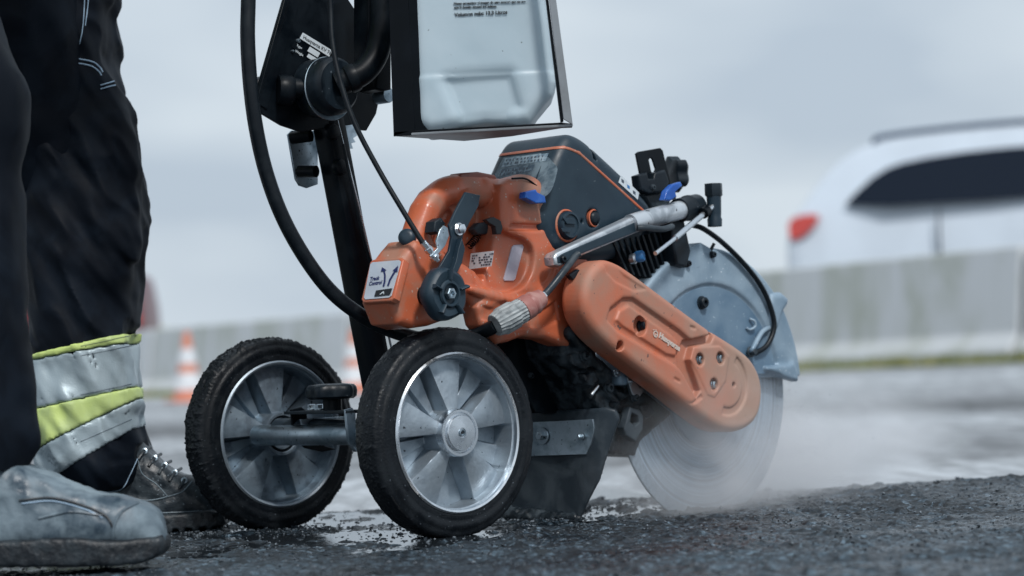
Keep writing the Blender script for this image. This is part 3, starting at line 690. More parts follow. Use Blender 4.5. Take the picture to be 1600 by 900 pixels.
hplate('bracket_plate', 462, 560, (500, 641, .26), .165, .305, .020, 'blackplastic')
slab('bracket_plate', [(470, 655), (548, 650), (548, 662), (472, 664)], .27, .273, 'zinc', cart, bevel=.0005)
slab('bracket_end', [(541, 640), (551, 637), (556, 645), (556, 690), (565, 705), (556, 706), (546, 692), (543, 665)], .165, .17, 'zinc', cart, bevel=.0008)
kz = P(519, 621, .23); m_ = MB()
m_.add(*lathe((kz[0], .23, kz[2]-.002), (0, 0, 1), [(.026, 0), (.030, .003), (.031, .010), (.030, .015), (.027, .018), (.014, .0195), (.012, .018)], 60, lobes=5, lobe_amp=.10))
kn = m_.build('clamp_knob', 'blackplastic', cart)
m_ = MB(); m_.add(*cyl((kz[0], .23, zt-.002), (0, 0, 1), .012, kz[2]-zt+.003)); m_.build('knob_stem', 'black', kn)
for px in (487, 499): b0 = P(px, 640, .285 if px == 487 else .272); m_ = MB(); bolt(m_, (b0[0], b0[1], b0[2]), (0, 0, 1), .0055, .007); m_.build('bracket_bolt', 'zinc', cart)

# main column
vc = .20
t0 = P(512, 185, vc); t1 = P(588, 585, vc); t2 = P(600, 650, vc); ax = (t0-t1)/np.linalg.norm(t0-t1)
m_ = MB(); hw = .0165
xx = np.array([ax[2], 0, -ax[0]]); yy = np.array([0, 1., 0])
V = []; F = []
ring = []
for k in range(24):
    t = 2*math.pi*k/24; c, s = math.cos(t), math.sin(t); q = (abs(c)**5+abs(s)**5)**(-1/5); ring.append((c*q*hw, s*q*hw*1.0))
for p_ in (t2, t0+ax*.03):
    for a_, b_ in ring: V.append(p_+xx*a_+yy*b_)
F = [[i, (i+1) % 24, 24+(i+1) % 24, 24+i] for i in range(24)]+[list(range(24))[::-1], list(range(24, 48))]
m_.add(V, F); colm = m_.build('column', 'black', cart)
for (px, py) in ((519, 206), (530, 261)):
    b0 = P(px, py, vc-hw); m_ = MB(); m_.add(*lathe(b0, (0, -1, 0), [(.0105, -.002), (.0105, .002), (.009, .005), (.005, .0062)], 24)); m_.build('column_bolt', 'black', colm)
m_ = MB(); m_.add(*tube([P(527, 188, .185), P(567, 350, .185), P(612, 545, .185)], .0016, smooth=0, n=10)); m_.build('steel_rod', 'polish', cart)
m_ = MB(); m_.add(*tube([P(536, 225, .17), P(552, 300, .17), P(568, 372, .17), P(580, 412, .17)], .002, n=10)); m_.build('inner_cable', 'hose', cart)

# console plate, its box edge and rating plate
vp = .185
slab('console_plate', [(461, -60), (534, -60), (545, 0), (559, 21), (570, 38), (577, 55), (588, 90), (592, 115), (595, 145), (588, 178), (573, 204), (562, 203), (556, 194), (470, 206), (440, 196), (410, 178), (403, 150)], vp, vp+.004, 'black', cart, bevel=.001)
slab('console_plate', [(461, -60), (530, -60), (552, 30), (570, 90), (560, 150), (470, 185), (413, 165), (403, 140)], vp+.055, vp+.06, 'black', cart, bevel=.001)
m_ = MB()
e0 = P(472, -60, vp-.002); e1 = P(404, 162, vp-.002); dirv = (e0-e1)/np.linalg.norm(e0-e1); nrm = np.array([dirv[2], 0, -dirv[0]])
V = []
for p_ in (e1, e0):
    for a_, b_ in ((0, 0), (.014, 0), (.014, .014), (0, .014)): V.append(p_+nrm*a_+np.array([0, b_, 0]))
m_.add(V, [[0, 1, 2, 3], [4, 7, 6, 5], [0, 4, 5, 1], [1, 5, 6, 2], [2, 6, 7, 3], [3, 7, 4, 0]]); m_.build('edge_channel', 'black', cart, smooth=False)
rp0, rp1 = P(463, 66, vp-.003), P(521, 101, vp-.003)
dx = (rp1-rp0); dx /= np.linalg.norm(dx); dy = np.array([-dx[2], 0, dx[0]])*-1.0
dy = np.cross(np.array([0, -1., 0]), dx); dy *= (1 if dy[2] > 0 else -1)
def lab(px4, v, m, parent, name='label', th=-.0006): return slab(name, px4, v, v+th, m, parent, bevel=.0001, seg=1)
rpl = lab([(472, 50), (520, 80), (505, 105), (456, 74)], vp-.0002, 'black', cart, 'rating_plate')
lab([(473, 51), (519, 79), (514, 89), (468, 60)], vp-.001, 'label', rpl, 'plate_strip')
for q in ([(484, 73), (500, 83), (496, 90), (480, 80)], [(482, 84), (497, 93), (494, 99), (479, 89)]): lab(q, vp-.001, 'label', rpl, 'plate_field')
def textpx(s, pa, pb, v, size, m, parent, ext=.0003, dz=0, **k):
    a = P(pa[0], pa[1], v); b_ = P(pb[0], pb[1], v); dx = b_-a; dx /= np.linalg.norm(dx); dy = np.cross(np.array([0, -1., 0]), dx)
    return text3(s, size, a, dx, dy, m, parent, ext=ext, **k)
textpx('Husqvarna KV 760', (473, 60), (512, 83.5), vp-.0017, .0068, 'blackink', rpl)
textpx('Type', (463, 72), (478, 81), vp-.0010, .0045, 'label', rpl)
textpx('Weight', (461, 81), (476, 90), vp-.0010, .0045, 'label', rpl)
for (px, py, mm, rr_) in ((465, 64, 'zinc', .0028), (567, 60, 'polish', .0055), (588, 155, 'zinc', .0036), (456, 80, 'zinc', .0016)):
    b0 = P(px, py, vp); m_ = MB(); m_.add(*lathe(b0, (0, -1, 0), [(rr_, -.001), (rr_, .002), (rr_*.8, .0035), (rr_*.35, .0037), (rr_*.3, .002)], 20)); m_.build('console_bolt', mm, cart)

# pivot drum
pc = P(522, 134, .135)
m_ = MB(); m_.add(*lathe((pc[0], .128, pc[2]), (0, 1, 0), [(.014, -.004), (.030, -.003), (.0340, .001), (.036, .006), (.036, .042), (.033, .046)], 56)); dr_ = m_.build('pivot_drum', 'blackplastic', cart)
m_ = MB(); m_.add(*lathe((pc[0]+.002, .146, pc[2]-.002), (0, 1, 0), [(.0385, 0), (.0392, .0008), (.0385, .0016)], 64)); m_.build('drum_disc', 'zinc', dr_)
b0 = P(452, 140, .165); m_ = MB(); a0 = P(446, 137, .17); a1 = P(500, 140, .15); m_.add(*tube([a0, (a0+a1)/2, a1], .0125, smooth=0, n=20)); m_.build('pivot_boss', 'black', cart)
m_ = MB(); m_.add(*lathe(P(437, 140, .175), a1-a0, [(.017, -.002), (.0185, .002), (.0185, .013), (.016, .017)], 28)); m_.build('boss_collar', 'black', cart)
m_ = MB(); m_.add(*lathe(P(418, 138, .205), (0, 1, 0), [(.014, 0), (.016, .002), (.016, .014), (.014, .017)], 28)); m_.build('pivot_end', 'black', cart)
# thick curved handle tube
m_ = MB(); m_.add(*tube([P(597, -60, .10), P(598, 0, .10), P(596, 45, .10), P(587, 85, .10), P(568, 112, .105), P(545, 124, .115), P(526, 132, .125)], .0155, n=24)); m_.build('handle_tube', 'black', cart)
m_ = MB(); m_.add(*lathe(P(553, 121, .108), P(526, 132, .125)-P(560, 118, .108), [(.0165, -.004), (.0175, 0), (.0175, .006), (.0165, .008)], 28)); m_.build('tube_collar', 'black', cart)
# lock plate with pins and toothed quadrant
slab('lock_plate', [(450, 210), (456, 204), (490, 204), (497, 212), (497, 288), (480, 294), (468, 290), (462, 280)], .24, .243, 'zinc', cart, bevel=.0008)
for (a_, b_) in (((456, 216), (486, 212)), ((467, 268), (494, 268))):
    m_ = MB(); m_.add(*tube([P(*a_, .235), P(*b_, .21)], .0075, smooth=0, n=18)); m_.build('lock_pin', 'black', cart)
q = [(526, 188), (545, 188), (556, 200), (558, 212), (552, 216), (556, 222), (549, 224), (552, 232), (545, 232), (547, 240), (540, 240), (541, 246), (535, 244), (528, 228)]
slab('toothed_quadrant', q, .215, .219, 'zinc', cart, bevel=.0004)

# upper carriage parts between the tube and the tank frame
slab('tank_bracket', [(577, -40), (612, -40), (612, 140), (598, 143), (586, 140), (590, 96), (577, 92)], .12, .15, 'black', cart, bevel=.003)
slab('tank_bracket_lug', [(614, 8), (633, 8), (634, 66), (615, 70)], .085, .10, 'blackplastic', cart, bevel=.003)
m_ = MB(); m_.add(*lathe(P(608, 148, .13), (0, 1, 0), [(.009, 0), (.010, .002), (.010, .02)], 24)); m_.build('bracket_washer', 'zinc', cart)

# tank frame: steel frame carrying the tank
Yt = 2.72
def T(px, py, dd=0): return W2M(D(px, py, Yt+dd))
c2 = M2W((0, 0, 0))
nf = np.cross(T(895, 195)-T(615, 213), T(613, 0)-T(615, 213)); nf /= np.linalg.norm(nf)
tdep = FU*0
bk = T(725, 221, .095)-T(615, 213)          # away from the camera
bk = np.array(bk); 
if nf@bk < 0: nf = -nf
fr_out = [T(606, -90), T(615, 213), T(895, 195, -.03), T(862, -90, -.03)]
fr_in = [T(634, -60), T(649, 203), T(879, 187, -.03), T(846, -60, -.03)]
left = [T(604, -90), T(615, 213), T(649, 203, -.004), T(632, -90, -.004)]
slab3('tank_frame', left, nf*.003, 'frame', cart, bevel=.0008)
bot = [T(615, 213), T(895, 195, -.03), T(895, 189, -.03), T(878, 187, -.03), T(649, 203, -.004), T(615, 206)]
slab3('tank_frame', bot, nf*.004, 'frame', cart, bevel=.0006)
right = [T(857, -90, -.031), T(895, 195, -.031), T(880, 186, -.031), T(847, -90, -.031)]
slab3('tank_frame', right, nf*.003, 'framegrey', cart, bevel=.0008)
rin = [T(846, -90, -.031), T(880.5, 188, -.031), T(876, 189, -.031), T(842, -90, -.031)]
slab3('tank_frame', rin, nf*.02, 'frame', cart, bevel=.0006)
under = [T(615, 213, .003), T(895, 195, -.027), T(800, 211, .06), T(725, 221, .095)]
slab3('tank_frame_floor', under, (0, 0, .003), 'framegrey', cart, bevel=.0005)
ls = [T(605, -90, .004), T(615, 212, .004), T(725, 221, .095)+np.array([0, 0, .004]), T(715, -90, .095)]
# side strap behind the left upright
slab3('tank_frame_side', [T(634, -90, .002), T(648, 204, .002), T(700, 208, .07), T(690, -90, .07)], (FU@np.array([1, 0, 0])*0.001, .003, 0), 'frame', cart, bevel=.0005)

# water tank in the frame (a thing of its own)
tb = T(750, 200, .05); tank = thing('water_tank', 'translucent white plastic water tank with black lettering in the black frame', 'water tank', tb)
ex = T(850, 100, 0)-T(650, 100, 0); ex /= np.linalg.norm(ex); ex[2] = 0; ex /= np.linalg.norm(ex); ey = np.array([-ex[1], ex[0], 0])
if ey@nf < 0: ey = -ey
ez = np.array([0, 0, 1.])
org = T(640, 200, .008)
def toT(px, py): # into tank face coordinates
    d = W2M(D(px, py, Yt))-W2M(C0); t = ((org-W2M(C0))@ey)/(d@ey); q = W2M(C0)+d*t-org; return (q@ex, q@ez)
outl = [toT(*p) for p in ((636, -90), (640, 0), (645, 100), (650, 185), (655, 196), (670, 205), (690, 203), (718, 195), (757, 188), (790, 189), (808, 192), (828, 190), (840, 173), (862, 147), (868, 128), (864, 80), (853, 0), (845, -90))]
g = G((min(p[0] for p in outl)-.01, -.015, min(p[1] for p in outl)-.01), (max(p[0] for p in outl)+.01, .125, max(p[1] for p in outl)+.005), .0024)
d = g.extr(outl, 0, .11, .014)
# dished pocket in the lower front
pk = [toT(*p) for p in ((700, 128), (795, 120), (808, 165), (790, 180), (725, 184))]
dp = g.extr(pk, -.03, .006, .004); d = smax(d, -dp, .02)
nn = vnoise(g.pts(), 22, 11, 2)*.0012; d = d+nn
low = toT(700, 118)[1]; d = d - .0015*(1-sm(low-.002, low+.002, g.Z))
V, F = nets(np.broadcast_to(d, g.n).astype(np.float32), g.lo, g.h)
V = org+V[:, :1]*ex+V[:, 1:2]*ey+V[:, 2:3]*ez
tk = link('tank_body', V, F, 'tank', tank, angle=0)
def ttext(s, pa, pb, size):
    a = np.array(toT(*pa)); b_ = np.array(toT(*pb)); o0 = org+ex*a[0]+ez*a[1]-ey*.0012; dd = b_-a; dx = ex*dd[0]+ez*dd[1]; dx /= np.linalg.norm(dx)
    text3(s, size, o0, dx, np.array([0, 0, 1.]), M['blackink'], tk, ext=.0003, offset=.0002)
ttext('Nunca presurizar el tanque de otra manera que no sea', (709, 7.5), (812, 4.5), .00385)
ttext('con la bomba manual del mismo.', (709.5, 13.5), (776, 11.5), .00385)
ttext('Volumen máx: 13,3 Litros', (710.5, 26.0), (774, 22.5), .0060)

# mud flap
uf = .245
flp = [Q(835, 643, uf), Q(942, 637, uf), Q(951, 641, uf), Q(955, 655, uf), Q(946, 697, uf), Q(935, 749, uf), Q(905, 812, uf), Q(860, 813, uf), Q(780, 812, uf), Q(775, 643, uf)]
vz = np.array([[q[1], q[2]] for q in flp]); vlo = vz[:, 0].min()
g = G((uf-.012, vlo-.01, -.012), (uf+.045, vz[:, 0].max()+.01, vz[:, 1].max()+.01), .0020)
g.U = g.U - 11*np.maximum(vlo+.034-g.V, 0)**2 + .0015*np.sin(g.V*60)
d = g.extrx(vz, uf, uf+.0055, .002)
g.mesh(d, 'mud_flap', 'flap', cart)
slab3('flap_plate', [Q(828, 660, uf-.003), Q(926, 655, uf-.003), Q(928, 668, uf-.003), Q(924, 692, uf-.003), Q(916, 710, uf-.003), Q(828, 713, uf-.003)], (.003, 0, 0), 'zinc', cart, bevel=.0006)
for (px, py, rr_) in ((848, 681, .0058), (909, 682.5, .0036)):
    b0 = Q(px, py, uf-.004); m_ = MB(); bolt(m_, b0, (-1, 0, 0), rr_, .008, 1.9 if rr_ > .005 else 1.2); m_.build('flap_bolt', 'zinc', cart)
g = G((uf-.02, flp[6][1]-.02, -.006), (uf+.03, flp[8][1]+.01, .04), .0022)
d = g.cap((uf, flp[6][1]+.008, .002), (uf, flp[8][1], .006), .007, .012)+vnoise(g.pts(), 90, 3, 3)*.007
g.mesh(d, 'caked_mud', 'grime', cart)

# support arms that carry the saw
slab('support_arm', [(770, 540), (821, 520), (850, 528), (890, 548), (918, 590), (934, 625), (936, 645), (838, 646), (800, 580)], .07, .10, 'black', cart, bevel=.003)
slab('support_arm', [(835, 642), (940, 637), (940, 600), (980, 640), (1012, 690), (1004, 715), (960, 713), (850, 690)], .13, .16, 'black', cart, bevel=.003)
slab('support_arm', [(700, 545), (790, 530), (850, 600), (930, 640), (940, 665), (830, 670), (760, 600)], .16, .19, 'black', cart, bevel=.003)
for (px, py, rr_) in ((838, 528, .006), (873, 565, .0085), (828, 587, .004)):
    b0 = P(px, py, .07); m_ = MB(); m_.add(*lathe(b0, (0, -1, 0), [(rr_, -.001), (rr_, .003), (rr_*.8, .005), (rr_*.5, .005), (rr_*.45, .002)], 24)); m_.build('arm_bolt', 'grime', cart)

# control cable down to the track lever
m_ = MB(); m_.add(*tube([P(510, -60, .085), P(516, 0, .085), P(519, 60, .08), P(530, 120, .07), P(553, 190, .055), P(590, 262, .035), (P(630, 330, .01)), P(662, 382, -.008)], .0032, n=14)); cb = m_.build('control_cable', 'hose', cart)
a0, a1 = P(660, 378, -.008), P(684, 408, -.010); m_ = MB(); dd = a1-a0; Ld = np.linalg.norm(dd)
m_.add(*lathe(a0, dd, [(.0042, 0), (.0042, Ld*.3), (.0052, Ld*.32), (.0052, Ld*.5), (.0036, Ld*.52), (.0036, Ld*.7), (.0058, Ld*.72), (.0058, Ld*.85), (.003, Ld*.87), (.003, Ld)], hexa=True)); m_.build('cable_fitting', 'polish', cb)

# thick water hose
hose = thing('water_hose', 'thick black rubber hose looping down from the handle to the coupling', 'hose', P(620, 522, .1))
m_ = MB(); m_.add(*tube([P(389, -70, .13), P(388, 0, .13), P(387, 60, .13), P(391, 130, .13), P(400, 200, .13), P(416, 270, .13), P(441, 338, .125), P(475, 400, .12), P(515, 453, .115), P(560, 490, .105), P(605, 514, .095), P(660, 530, .085), P(712, 530, .06), P(748, 521, .02), P(776, 508, -.012)], .0088, n=20)); m_.build('hose_line', 'hose', hose)
a0, a1 = P(762, 514, .035), P(783, 503, .03); 
c0, c1 = P(772, 509, -.012), P(815, 485, -.022); dd = c1-c0; Ld = np.linalg.norm(dd); m_ = MB()
m_.add(*lathe(c0, dd, [(.0105, 0), (.0135, .001), (.0155, .010), (.0170, .012), (.0170, Ld*.72), (.0150, Ld*.74), (.0150, Ld)], 44, lobes=22, lobe_amp=.035)); m_.build('coupling_nut', 'ribgrey', hose)
g0 = c1; g1 = P(848, 464, -.030); dd = g1-g0; Ld = np.linalg.norm(dd); m_ = MB()
m_.add(*lathe(g0, dd, [(.0140, 0), (.0155, .001), (.0155, .012), (.0142, .014), (.0150, .020), (.0128, .024), (.0110, Ld*.95), (.009, Ld)], 36)); m_.build('quick_coupling', 'pink', hose)
m_ = MB(); m_.add(*lathe(P(844, 467, -.030), dd, [(.0075, 0), (.0075, .006), (.006, .008)], hexa=True)); m_.build('coupling_ferrule', 'polish', hose)
m_ = MB(); m_.add(*tube([P(846, 466, -.030), P(862, 448, -.032), P(880, 425, -.034), P(898, 402, -.032), P(905, 397, -.034)], .0046, n=14)); m_.build('feed_tube', 'flap', hose)
# ================================================================== ORANGE POWER CUTTER
saw = thing('power_cutter', 'orange and dark grey petrol cut-off saw with a worn belt guard and large diamond blade', 'power cutter', P(900, 500, .05))

# blade and its guard
vB = .016
bc = P(1098, 611, vB); RB = .175
m_ = MB(); n = 192
V = []; F = []
rs_ = [.0, .030, .1, .158, .1581, RB]
def ringd(r, v, n=192): return [(bc[0]+r*math.cos(2*math.pi*k/n), v, bc[2]+r*math.sin(2*math.pi*k/n)) for k in range(n)]
m_.add(*lathe((bc[0], vB-.0014, bc[2]), (0, 1, 0), [(.158, 0), (.1581, 0), (.1581, .0028), (.158, .0028)], 192)); bl = m_.build('blade', 'blade', saw, angle=20)
t = M['blade'].node_tree; l = t.links.new; b = t.nodes['Principled BSDF']
tcb = t.nodes.new('ShaderNodeTexCoord'); vd = t.nodes.new('ShaderNodeVectorMath'); vd.operation = 'DISTANCE'; l(tcb.outputs['Object'], vd.inputs[0]); vd.inputs[1].default_value = tuple(bc-FR['power_cutter'])
nw = t.nodes.new('ShaderNodeTexNoise'); nw.noise_dimensions = '1D'; nw.inputs['Scale'].default_value = 220; nw.inputs['Detail'].default_value = 5; l(vd.outputs['Value'], nw.inputs['W'])
mw_ = t.nodes.new('ShaderNodeMapRange'); mw_.inputs[1].default_value = .3; mw_.inputs[2].default_value = .7; mw_.inputs[3].default_value = .6; mw_.inputs[4].default_value = 1.2; l(nw.outputs[0], mw_.inputs[0])
old = b.inputs['Base Color'].links[0].from_socket; vsb = t.nodes.new('ShaderNodeVectorMath'); vsb.operation = 'SCALE'; l(old, vsb.inputs[0]); l(mw_.outputs[0], vsb.inputs['Scale']); l(vsb.outputs[0], b.inputs['Base Color'])
mr2_ = t.nodes.new('ShaderNodeMapRange'); mr2_.inputs[3].default_value = .28; mr2_.inputs[4].default_value = .55; l(nw.outputs[0], mr2_.inputs[0]); l(mr2_.outputs[0], b.inputs['Roughness'])
m_ = MB(); m_.add(*lathe((bc[0], vB-.0019, bc[2]), (0, 1, 0), [(.157, 0), (RB-.001, 0), (RB, .0008), (RB, .0030), (RB-.001, .0038), (.157, .0038)], 192, caps=False)); m_.build('diamond_segment', 'segment', bl, angle=30)
m_ = MB(); m_.add(*lathe((bc[0], vB-.0075, bc[2]), (0, 1, 0), [(.070, 0), (.073, .002), (.073, .006), (.052, .007), (.052, .014), (.049, .016)], 96)); m_.build('blade_flange', 'guard', bl)
# guard: half drum round the upper blade
RG = .192
g = G((bc[0]-RG-.01, -.014, bc[2]-.02), (bc[0]+RG+.03, .052, bc[2]+RG+.012), .0022)
rad = np.sqrt((g.U-bc[0])**2+(g.Z-bc[2])**2)
disc = g.cylv(bc, RG, -.006, .044, .006)
zl = P(1243, 588, vB)[2]
cutp = (zl-g.Z)
d = smax(disc, cutp+0*g.V, .003)
rec = g.cylv(bc, .142, -.03, -.001, .004); d = smax(d, -rec, .006)
slot = g.cylv(bc, RG-.010, .006, .028, .001); d = np.maximum(d, -slot)
# flared lip at the front lower end
lp = P(1236, 586, vB)
lip = g.extr(UZ([(1196, 573), (1230, 571), (1238, 566), (1242, 578), (1246, 596), (1234, 593), (1214, 584), (1196, 579)], -.006), -.010, .046, .004)
lip = np.maximum(lip, -np.maximum(np.abs(g.V-.017)-.011, g.U-(lp[0]-.004)))
d = smin(d, lip, .006)
d = d+vnoise(g.pts(), 60, 2, 2)*.0006
bg_ = g.mesh(d, 'blade_guard', 'guard', saw)
g = G(np.array(P(1180, 530, .0))-np.array([.03, .05, .06]), np.array(P(1230, 450, .0))+np.array([.04, .08, .03]), .002)
d = g.extr(UZ([(1208, 458), (1224, 456), (1235, 466), (1234, 476), (1226, 488), (1219, 512), (1211, 517), (1206, 500), (1204, 474)], -.012), -.012, .022, .0085)
g.mesh(d, 'guard_grip', 'guard', bg_)
def stud(px, py, v, r, h, m, parent, name='bolt', ax=(0, -1, 0), sock=True):
    b0 = P(px, py, v); m_ = MB(); pr = [(r*1.25, -.001), (r*1.25, h*.2), (r, h*.25), (r, h*.85), (r*.85, h)]
    if sock: pr += [(r*.48, h), (r*.45, h*.5)]
    m_.add(*lathe(b0, ax, pr, 28)); return m_.build(name, m, parent)
m_ = MB(); k_ = 80; pts_ = [(bc[0]+.139*math.cos(R(8+164*i/k_)), bc[2]+.139*math.sin(R(8+164*i/k_))) for i in range(k_+1)]
slab3('guard_disc', [(x_, -.0016, z_) for x_, z_ in pts_], (0, -.0012, 0), 'guard_inner', bg_, bevel=.0005, seg=1)
stud(1096, 473, -.003, .0072, .008, 'blackplastic', bg_, 'guard_bolt')
m_ = MB(); m_.add(*tube([P(1171, 498, -.004), P(1179, 502, -.008), P(1180, 510, -.008), P(1172, 515, -.006), P(1166, 512, -.004)], .0018)); m_.build('hose_clip', 'guard', bg_)
m_ = MB(); m_.add(*tube([P(1172, 549, -.004), P(1176, 545, -.012), P(1190, 520, -.008), P(1203, 512, -.004), P(1209, 510, -.002)], .0034)); m_.build('spray_nozzle', 'guard', bg_)
m_ = MB(); bolt(m_, P(1172, 550, -.006), (0, -1, 0), .005, .010); m_.build('nozzle_bolt', 'flap', bg_)
slab('guard_mount', [(1062, 394), (1096, 379), (1108, 386), (1122, 402), (1117, 412), (1076, 424), (1062, 428)], -.006, .03, 'guard', bg_, bevel=.002)
for px, py in ((1112, 398), (1073, 412)): stud(px, py, -.006, .004, .006, 'blackplastic', bg_, 'mount_bolt')
m_ = MB(); m_.add(*tube([P(1083, 352, -.01), P(1100, 358, -.012), P(1130, 380, -.012), P(1165, 415, -.012), P(1192, 452, -.012), P(1207, 490, -.012), P(1209, 515, -.012), P(1198, 540, -.010), P(1180, 552, -.006)], .0036)); m_.build('spray_hose', 'hose', saw)
m_ = MB(); m_.add(*tube([P(1109, 398, -.004), P(1111, 390, -.004), P(1116, 380, -.008)], .0022)); m_.build('hose_stay', 'hose', bg_)

# belt guard arm
vF, vK = -.052, -.008
front = [(946, 404), (964, 409), (982, 419), (1050, 470), (1110, 514), (1122, 521), (1169, 551), (1186, 574), (1194, 600), (1194, 629), (1186, 656), (1170, 670), (1150, 676), (1125, 672), (1092, 648), (1050, 614), (985, 566), (943, 533), (920, 503), (912, 472), (916, 440), (928, 416)]
pf = chaikin(UZ(front, vF), 2)
lo = pf.min(0)-.012; hi = pf.max(0)+.012
g = G((lo[0], vF-.008, lo[1]), (hi[0], vK+.004, hi[1]), .0015)
d = g.extr(pf, vF, vK, .011)
nb_ = pf.mean(0)
def rec_(px, depth, r=.003, k=.004, v=vF):
    global d
    q = g.extr(UZ(px, v), v-.03, v+depth, r); d = smax(d, -q, k)
# recessed panel down the arm, leaving a raised centre field
rec_([(950, 500), (955, 482), (975, 466), (990, 466), (1062, 516), (1078, 530), (1066, 548), (1064, 576), (1050, 566), (965, 516)], .0055, .0025, .005)
d = smin(d, g.extr(UZ([(966, 500), (971, 486), (985, 478), (1052, 526), (1062, 536), (1058, 556), (1044, 553), (975, 509)], vF), vF+.0022, vF+.02, .002), .004)
# the seam channel between the arm and its end cover
rec_([(1072, 532), (1108, 524), (1112, 516), (1118, 522), (1111, 536), (1084, 541), (1078, 562), (1095, 610), (1089, 622), (1082, 610), (1064, 577), (1064, 552)], .011, .0025, .003)
# thin seam continuing to the lower edge
rec_([(1096, 616), (1098, 622), (1084, 632), (1058, 628), (1058, 626), (1082, 629)], .0022, .0004, .001)
# screw plate
d = smin(d, g.extr(UZ([(1083, 543), (1124, 541), (1139, 557), (1133, 596), (1116, 621), (1105, 617), (1088, 580), (1078, 562)], vF), vF-.0014, vF+.01, .001), .0008)
for (px, py, rr_) in ((1093, 562, .0085), (1125, 560, .0085), (1115, 601, .0085)):
    c = P(px, py, vF); q = g.cylv(c, rr_, vF-.03, vF+.006, .001); d = smax(d, -q, .0015)
c = P(1003, 509, vF); d = smax(d, -g.cylv(c, .0125, vF-.03, vF+.016, .001), .002)
c = P(970, 540, vF); d = smax(d, -g.cylv(c, .0062, vF-.03, vF+.020, .001), .0015)
c = P(1147, 601, vF); d = smax(d, -g.cylv(c, .0032, vF-.03, vF+.010, .001), .001)
c = P(1055, 592, vF); d = smax(d, -g.cap(c, P(1062, 596, vF), .0020), .001)
c = P(1080, 511, vF); d = smax(d, -g.cap(c, P(1086, 513, vF), .0020), .001)
# crescent groove round the end
c = P(1138, 600, vF); a_ = np.arctan2(g.Z-c[2], g.U-c[0]); rr_ = np.sqrt((g.U-c[0])**2+(g.Z-c[2])**2)
gro = np.maximum(np.maximum(np.abs(rr_-.036)-.0045, np.abs(g.V-vF)-.0028), np.maximum(a_-1.0, -1.9-a_)*.03)
d = smax(d, -gro, .004)
# slanted step near the head of the arm
step = g.extr(UZ([(944, 408), (962, 412), (975, 430), (1010, 452), (992, 455), (962, 440), (948, 425)], vF), vF-.03, vF+.0016, .001); d = smax(d, -step, .002)
bgd = g.mesh(d, 'belt_guard', 'orange_dusty', saw)
for (px, py) in ((1093, 562), (1125, 560), (1115, 601)):
    stud(px, py, vF+.006, .0052, .004, 'zinc', bgd, 'guard_screw')
stud(1003, 509, vF+.014, .0072, .009, 'blackplastic', bgd, 'belt_tensioner')
a = P(1029, 527, vF+.0018); b_ = P(1063, 550, vF+.0018); dx = b_-a; wd = np.linalg.norm(dx)
text3('Husqvarna', wd/4.55, a, dx, np.cross((0, -1., 0), dx)*1.0, M['emboss'], bgd, ext=.0008, offset=.0004)
rc = P(1024, 522, vF+.0020); m_ = MB(); m_.add(*lathe(rc, (0, -1, 0), [(.0030, 0), (.0030, .0008), (.0044, .0008), (.0044, 0)], 28, caps=False)); m_.build('emblem', 'emboss', bgd)
text3('H', .0052, rc+np.array([-.0015, -.0002, -.0022]), dx, np.cross((0, -1., 0), dx), M['emboss'], bgd, ext=.0008, name='emblem')
m_ = MB()
for k in (-1, 0, 1):
    c = rc+np.array([.0028*k-.002, -.0006, .0052]); m_.add(*cyl(c, (0, -1, 0), .0007, .0006, 8))
m_.build('emblem', 'emboss', bgd)
slab('guard_vent', [(890, 430), (904, 421), (912, 424), (896, 437)], vF+.022, vF+.03, 'blackplastic', bgd, bevel=.001)

# engine cover
vE0, vE1 = .0, .118
side = [(889, 206), (905, 209), (922, 219), (960, 253), (1000, 293), (1022, 320), (1012, 345), (985, 380), (900, 400), (850, 330), (862, 265), (874, 230)]
side = [(892, 207), (908, 211), (926, 224), (960, 255), (998, 292), (1022, 320), (1026, 340), (1000, 400), (880, 420), (838, 345), (850, 290), (868, 250), (880, 222)]
pe = chaikin(UZ(side, vE0), 2)
g = G((pe[:, 0].min()-.01, vE0-.01, pe[:, 1].min()-.01), (pe[:, 0].max()+.01, vE1+.01, pe[:, 1].max()+.01), .0020)
d = g.extr(pe, vE0, vE1, .016)
# finger slot near the top corner
ps = UZ([(926, 228), (930, 230), (934, 252), (928, 247)], vE0); d = smax(d, -g.extr(ps, vE0-.01, vE0+.02, .001), .002)
# seam under the stripe
d = d+vnoise(g.pts(), 30, 6, 2)*.0004
c = P(926, 341, vE0); d = smax(d, -g.cylv(c, .0118, vE0-.02, vE0+.005, .001), .002)
c = P(910, 346, vE0); d = smax(d, -g.cylv(c, .0026, vE0-.02, vE0+.010, .0005), .001)
# two-colour moulding: body below the seam, lid above
cov = g.mesh(d, 'engine_cover', 'cover', saw)
ecd = (g, d)
# orange stripe follows the cover surface: shell of the same shape kept only between two slanted planes
def shell_between(g, d, off, test, name, m, parent, h=None):
    q = smax(d-off, test, .0002); q = np.maximum(q, -(d+.0015)); return g.mesh(q, name, m, parent)
